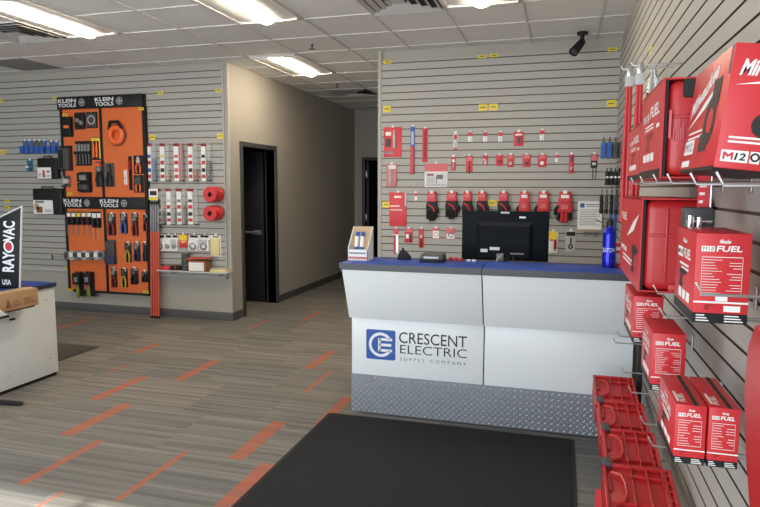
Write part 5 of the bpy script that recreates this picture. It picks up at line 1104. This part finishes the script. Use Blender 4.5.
fr2.box(xq - .006, xq + .0, ya0 - .0005, ya0 + .004, za0 + h * .40, za0 + h * .68)
for k in range(5): fr2.box(xq + .006 + .006 * k, xq + .009 + .006 * k, ya0 - .0005, ya0 + .004, za0 + h * .38, za0 + h * (.50 + .05 * (k % 3)))
fr2b = MB().box(on_y(684, 80, ya0).x, .476, ya0 - .004, ya0 + .03, za0 + h * .80, za0 + h * .985); fr2b.build('corner_pad', 'black_matte', t, bevel=.006, label='black corner pad')
fr2.build('case_label', 'pink_red', t, label='printed label on the case end')
XB = .262; yb0 = (on_x(641, 122, XB).y + on_x(641, 180, XB).y) / 2 + .02; yb1 = on_x(628, 155, XB).y; zb0, zb1 = on_y(641, 180, yb0).z, on_y(641, 122, yb0).z
t, p, lx, h, w, l = sleeved_case('red molded case in a printed sleeve, farthest on the top hooks', XB, .478, max(yb0, ya1 + .02), yb1, zb0, zb1); sleeve_print(t, p, lx, yb0, l, zb0, h)
# row 2: the big case under them
XC = .262; yc0 = (on_x(640, 200, XC).y + on_x(640, 292, XC).y) / 2; yc1 = on_x(621, 230, XC).y; zc0, zc1 = on_y(641, 292, yc0).z, on_y(641, 199, yc0).z
t, p, lx, h, w, l = sleeved_case('widest red molded case in a sleeve with white lightning mark, under the top hooks', XC, .484, yc0, min(yc1, 3.4), zc0, zc1)
bolt(p, (lx, yc0 + l * .62, zc0 + h * .50), -Y, Z, l * .55, h * .34)
logo_text(p, 'FUEL', (lx, yc0 + l * .95, zc0 + h * .70), -Y, Z, l * .3, h * .10, .025, .15); logo_text(p, 'M18', (lx, yc0 + l * .9, zc0 + h * .30), -Y, Z, l * .30, h * .07, .05, .15)
for k in range(2): p.box(lx, lx + .0005, yc0 + l * .3, yc0 + l * .8, zc0 + h * (.24 - .05 * k), zc0 + h * (.262 - .05 * k))
p.build('side_printing', 'paper', t, label='white printing on the sleeve')
k = MB(); tool_icon(k, (lx, yc0 + l * .34, zc0 + h * .14), -Y, Z, l * .26, h * .34); k.build('side_picture', 'ink', t, label='dark tool picture')

# ---- hooks under the boxes: every hook a thing
def rhook(y, z, xt, label, up=.022):
    h_ = thing('display_hook', label, 'hook', (RIGHT_X, y, z), 'steel display hooks on the right wall')
    MB().tube([(RIGHT_X - .004, y, z), (xt + .012, y, z), (xt, y, z + up)], .003, n=8).build('rod', 'wire_silver', h_)
    MB().box(RIGHT_X - .006, RIGHT_X - .0005, y - .012, y + .012, z - .03, z + .03).build('back_plate', 'wire_silver', h_, bevel=.002)
for i, (u, lb) in enumerate(((716, 'hook under the front end of the largest carton'), (690, 'hook under the rear end of the largest carton'), (667, 'hook under the near end of the case behind the largest carton'), (653, 'hook under the far end of the case behind the largest carton'), (640, 'hook under the near end of the farthest case on the top row'), (631, 'hook under the far end of the farthest case on the top row'))):
    xt = .245; y = on_x(u, 178, xt).y; rhook(y, min(za0, zb0, on_x(u, 178, xt).z) - .012, xt, 'silver ' + lb)
for (u, v, lb) in ((695, 291, 'hook crossing in front of the carton with the long specification list'), (653, 290, 'hook crossing in front of the widest molded case'), (659, 313, 'hook just below the widest molded case, above the middle carton'), (617, 333, 'hook poking out left of the small far carton'), (613, 339.5, 'second hook poking out left of the small far carton'), (621, 369, 'hook poking out left of the middle carton'), (628, 389, 'hook just above the red crates on the left'), (640, 420, 'hook over the second red crate'), (648, 442, 'hook over the third red crate, under the carton pair')):
    xt = .245 if u > 640 else .26
    if u in (617, 613): xt = .262
    c = on_x(u, v + 3, xt); rhook(c.y, c.z, xt, 'silver ' + lb)
# two rails of hooks seen from below at the end of the top row: long red handled tools with steel heads
for i, (u, v0, v1, y, lb) in enumerate(((630, 67, 222, 3.30, 'long red handled tool with steel head, left of the pair high on the right wall'), (640.5, 63, 235, 3.05, 'long red handled tool with steel head, right of the pair high on the right wall'))):
    a, b_ = on_y(u, v0, y), on_y(u, v1, y); t = thing('bolt_cutter', lb, 'tool', (a.x, y, b_.z), 'red handled tools high on the right wall'); hh = a.z - b_.z
    MB().box(a.x - .013, a.x + .013, y - .010, y + .010, a.z - hh * .07, a.z).build('steel_head', 'steel', t, bevel=.003)
    MB().box(a.x - .020, a.x + .020, y - .016, y + .016, a.z - hh * .125, a.z - hh * .06).build('head_guard', 'light_gray', t, bevel=.003)
    for s_ in (-1, 1): MB().tube([(a.x + s_ * .006, y, a.z - hh * .12), (a.x + s_ * .010, y, a.z - hh * .6), (a.x + s_ * .009, y, b_.z)], [.009, .0105, .0105], 10).build('handle', 'red', t)
    MB().tube([(RIGHT_X - .001, y + .02, a.z - .006), (a.x - .03, y + .02, a.z - .006), (a.x - .04, y + .02, a.z + .01)], .0035, n=6).build('display_hook', 'wire_silver', label='silver hook carrying the ' + ('left' if i == 0 else 'right') + ' red handled tool', cat='hook', group='hooks of the red handled tools')
a = on_x(645, 90, .40); t = thing('locking_pliers', 'steel locking pliers hanging right of the red handled tools', 'pliers', (.42, a.y, a.z - .12))
MB().tube([(.435, a.y, a.z + .11), (.43, a.y, a.z + .04), (.42, a.y, a.z - .04), (.41, a.y, a.z - .12)], [.008, .016, .014, .010], 10).build('body', 'steel', t)
MB().tube([(.44, a.y - .01, a.z + .10), (.455, a.y - .01, a.z + .02), (.44, a.y - .01, a.z - .10)], [.010, .016, .012], 10).build('lever', 'chrome', t)
MB().box(.405, .445, a.y - .026, a.y - .02, a.z - .08, a.z - .02).build('red_tag', 'red_dark', t)
# hook rail tip with upright end plate in front of the top case
y = on_x(652, 80, .27).y; c = on_y(655, 84, y)
h_ = thing('display_hook', 'silver hook above the case behind the largest carton', 'hook', (RIGHT_X, y, c.z), 'steel display hooks on the right wall')
MB().tube([(RIGHT_X - .004, y, c.z), (c.x + .012, y, c.z), (c.x - .004, y, c.z + .028)], .0038, n=8).build('rod', 'wire_silver', h_); MB().box(RIGHT_X - .006, RIGHT_X - .0005, y - .012, y + .012, c.z - .03, c.z + .03).build('back_plate', 'wire_silver', h_)
# clamp with a red card between the molded case and the carton
y = D_[3] + .10; c0 = on_y(704, 180, y); c1 = on_y(700, 215, y)
t = thing('pipe_clamp', 'shiny steel clamp on a red card hanging above the specification carton', 'clamp', (c1.x, y, c1.z - .05))
MB().box(c0.x - .014, c0.x + .016, y, y + .003, c1.z, c0.z + .02).build('red_card', 'red_card', t)
pr = MB()
for k in range(3): pr.box(c0.x - .010, c0.x + .008 - .004 * k, y - .0006, y, c0.z - .02 - .022 * k, c0.z - .012 - .022 * k)
pr.build('printing', 'paper', t)
MB().box(c1.x - .045, c1.x + .03, y - .03, y + .03, c1.z - .05, c1.z + .022).build('jaw', 'dark_gray', t, bevel=.008)
MB().cyl((c1.x - .03, y - .034, c1.z - .04), (c1.x - .03, y - .034, c1.z + .0), .010).build('bolt', 'chrome', t); MB().cyl((c1.x - .008, y - .034, c1.z - .045), (c1.x - .008, y - .034, c1.z - .005), .008).build('bolt', 'chrome', t)
MB().box(c1.x - .04, c1.x + .025, y - .038, y - .03, c1.z - .022, c1.z - .012).build('band', 'chrome', t, bevel=.002)
MB().cyl((c0.x + .020, y, c1.z - .02), (c0.x + .020, y, c0.z + .03), .0035).build('rod', 'steel', t)
# big red molded case cut by the right edge of the photo
t = thing('hanging_case', 'rounded red molded case hanging at the right edge, cut by the frame', 'case', (.40, 1.1, .78))
q = MB(); n = 14; pts = []
y = 1.02
L_ = [on_y(u, v, y) for u, v in ((760, 318), (752, 325), (745, 345), (741.5, 385), (742, 420), (743.5, 460), (747, 505), (753, 545), (764, 585))]
poly = [(p_.x, p_.z) for p_ in L_] + [(.486, L_[-1].z), (.486, L_[0].z + .02), (.40, L_[0].z + .02)]
q.prism(poly, (0, y, 0), X, Z, -Y * .20); q.build('shell', 'red_plastic', t, bevel=.02, seg=3)
rb = MB()
for k in range(7):
    z = L_[3].z - .02 - k * .022; rb.box(L_[3].x + .022, .47, y - .204, y - .196, z - .004, z + .004)
rb.build('grip_ribs', 'red_plastic', t, bevel=.002)
MB().tube([(L_[0].x + .03, y - .1, L_[0].z - .01), (L_[0].x + .05, y - .1, L_[0].z + .05), (.45, y - .1, L_[0].z + .05), (.46, y - .1, L_[0].z + .0)], .012).build('handle', 'red_dark', t)

# ---- red tool crates lying on hooks along the right wall near the floor
def crate(i, label):
    vs = (375, 400, 427.5, 462)[i]; u = (596, 600.5, 603.5, 600)[i]
    c = on_z(u, vs, .52); yf = c.y; x0 = .205 if i < 3 else .185; x1 = .425 if i < 3 else .435; L = .352; tilt = math.radians(9)
    t = thing('tool_crate', label, 'crate', ((x0 + x1) / 2, yf - L, .37), 'row of red tool crates along the right wall')
    # local frame: a across (X), b along the crate towards the camera and down, c out of its lid
    o = Vector((x0, yf, .52)); r = X; d = Vector((0, -math.cos(tilt), -math.sin(tilt))); nrm = Vector((0, -math.sin(tilt), math.cos(tilt))); w = x1 - x0; H = .12
    def bx(a0, a1, b0, b1, c0, c1, mb=None):
        mb = mb or MB(); v = [o + r * a + d * b + nrm * c_ for c_ in (c0, c1) for b in (b0, b1) for a in (a0, a1)]
        return mb.add(v, [(0, 2, 3, 1), (4, 5, 7, 6), (0, 1, 5, 4), (2, 6, 7, 3), (0, 4, 6, 2), (1, 3, 7, 5)])
    bx(0, w, 0, L, -H, -.028).build('tray', 'red_plastic', t, bevel=.010)
    bx(.004, w - .004, .004, L - .004, -.03, -.012).build('lid', 'red_plastic', t, bevel=.006)
    rim = MB()
    bx(0, w, 0, .012, -.02, .002, rim); bx(0, w, L - .012, L, -.02, 0, rim); bx(0, .014, 0, L, -.02, .002, rim); bx(w - .014, w, 0, L, -.02, .0, rim); bx(w - .034, w - .024, .012, L - .012, -.014, -.002, rim)
    rim.build('rim', 'red_plastic', t, bevel=.003)
    rb = MB()
    for k in range(7): bx(w - .030, w - .010, .03 + k * .05, .036 + k * .05, -.014, -.001, rb)
    for f_ in (.40, .62, .84): bx(w * f_, w * f_ + .006, .015, L - .015, -.013, .001, rb)
    bx(.02, w - .03, L * .66, L * .66 + .007, -.013, .0, rb); bx(w * .36, w - .03, L * .18, L * .18 + .007, -.013, .0, rb)
    rb.build('lid_ribs', 'red_plastic', t, bevel=.0015)
    hd = MB(); hd.tube([o + r * .03 + d * .06 + nrm * 0, o + r * .062 + d * .08 + nrm * .004, o + r * .074 + d * .13 + nrm * .005, o + r * .074 + d * .20 + nrm * .005, o + r * .062 + d * .24 + nrm * .004, o + r * .03 + d * .26], .006, 8)
    hd.build('carry_handle', 'red_plastic', t)
    for b in (.10, .22): bx(.016, .030, b, b + .07, -.014, -.003).build('hinge_block', 'red_dark', t, bevel=.002)
    if i: bx(-.002, .034, -.028, .020, -.012, .009).build('latch', 'dark_gray', t, bevel=.003, label='dark gray latch')
    if i >= 2:
        tg = bx(-.045 if i == 3 else -.03, .0, L * .75, L * .75 + .002, -.30 + .02 * i, -.14); tg.build('price_card', 'red_card', t, label='red price card hanging from the crate')
        pr = bx(-.036 if i == 3 else -.022, -.008, L * .75 - .0006, L * .75, -.19, -.17); bx(-.014, -.006, L * .75 - .0006, L * .75, -.27 + .02 * i, -.22, pr); pr.build('card_printing', 'paper', t)
    for b in (.10, .30):
        q = o + d * b - nrm * (H + .004)
        MB().tube([(RIGHT_X - .001, q.y, q.z), (x0 + .03, q.y, q.z), (x0 + .02, q.y, q.z + .0)], .0038, n=8).build('display_hook', 'wire_silver', label='steel hook under the ' + ('far' if b < .2 else 'near') + ' end of the ' + ('farthest', 'second', 'third', 'nearest')[i] + ' red crate', cat='hook', group='hooks under the red crates')
    return t
for i, lb in enumerate(('red ribbed tool crate farthest from the camera, beside the diamond plate', 'red ribbed tool crate second from the counter', 'red ribbed tool crate third from the counter, with a hanging price card', 'nearest red ribbed tool crate at the bottom edge of the photo')): crate(i, lb)
# narrow black upright strip between the counter and the wall hooks
c = on_y(639, 360, 3.72)
MB().box(c.x - .012, c.x + .02, 3.70, 3.72, 0, .98).build('upright_post', 'black', label='black upright post at the right end of the counter', cat='post', bevel=.003)
rhook(B3[0] + .06, B3[1] - .0045, .30, 'silver hook under the middle carton', up=0)
rhook(P_[1] + .08, P_[2] - .0045, .29, 'silver hook under the carton pair', up=0)
rhook(D_[2] + .10, D_[4] - .0045, .32, 'silver hook under the carton with the long specification list', up=0)
rhook(A3[0] + .08, A3[1] - .0045, .29, 'silver hook under the small far carton', up=0)
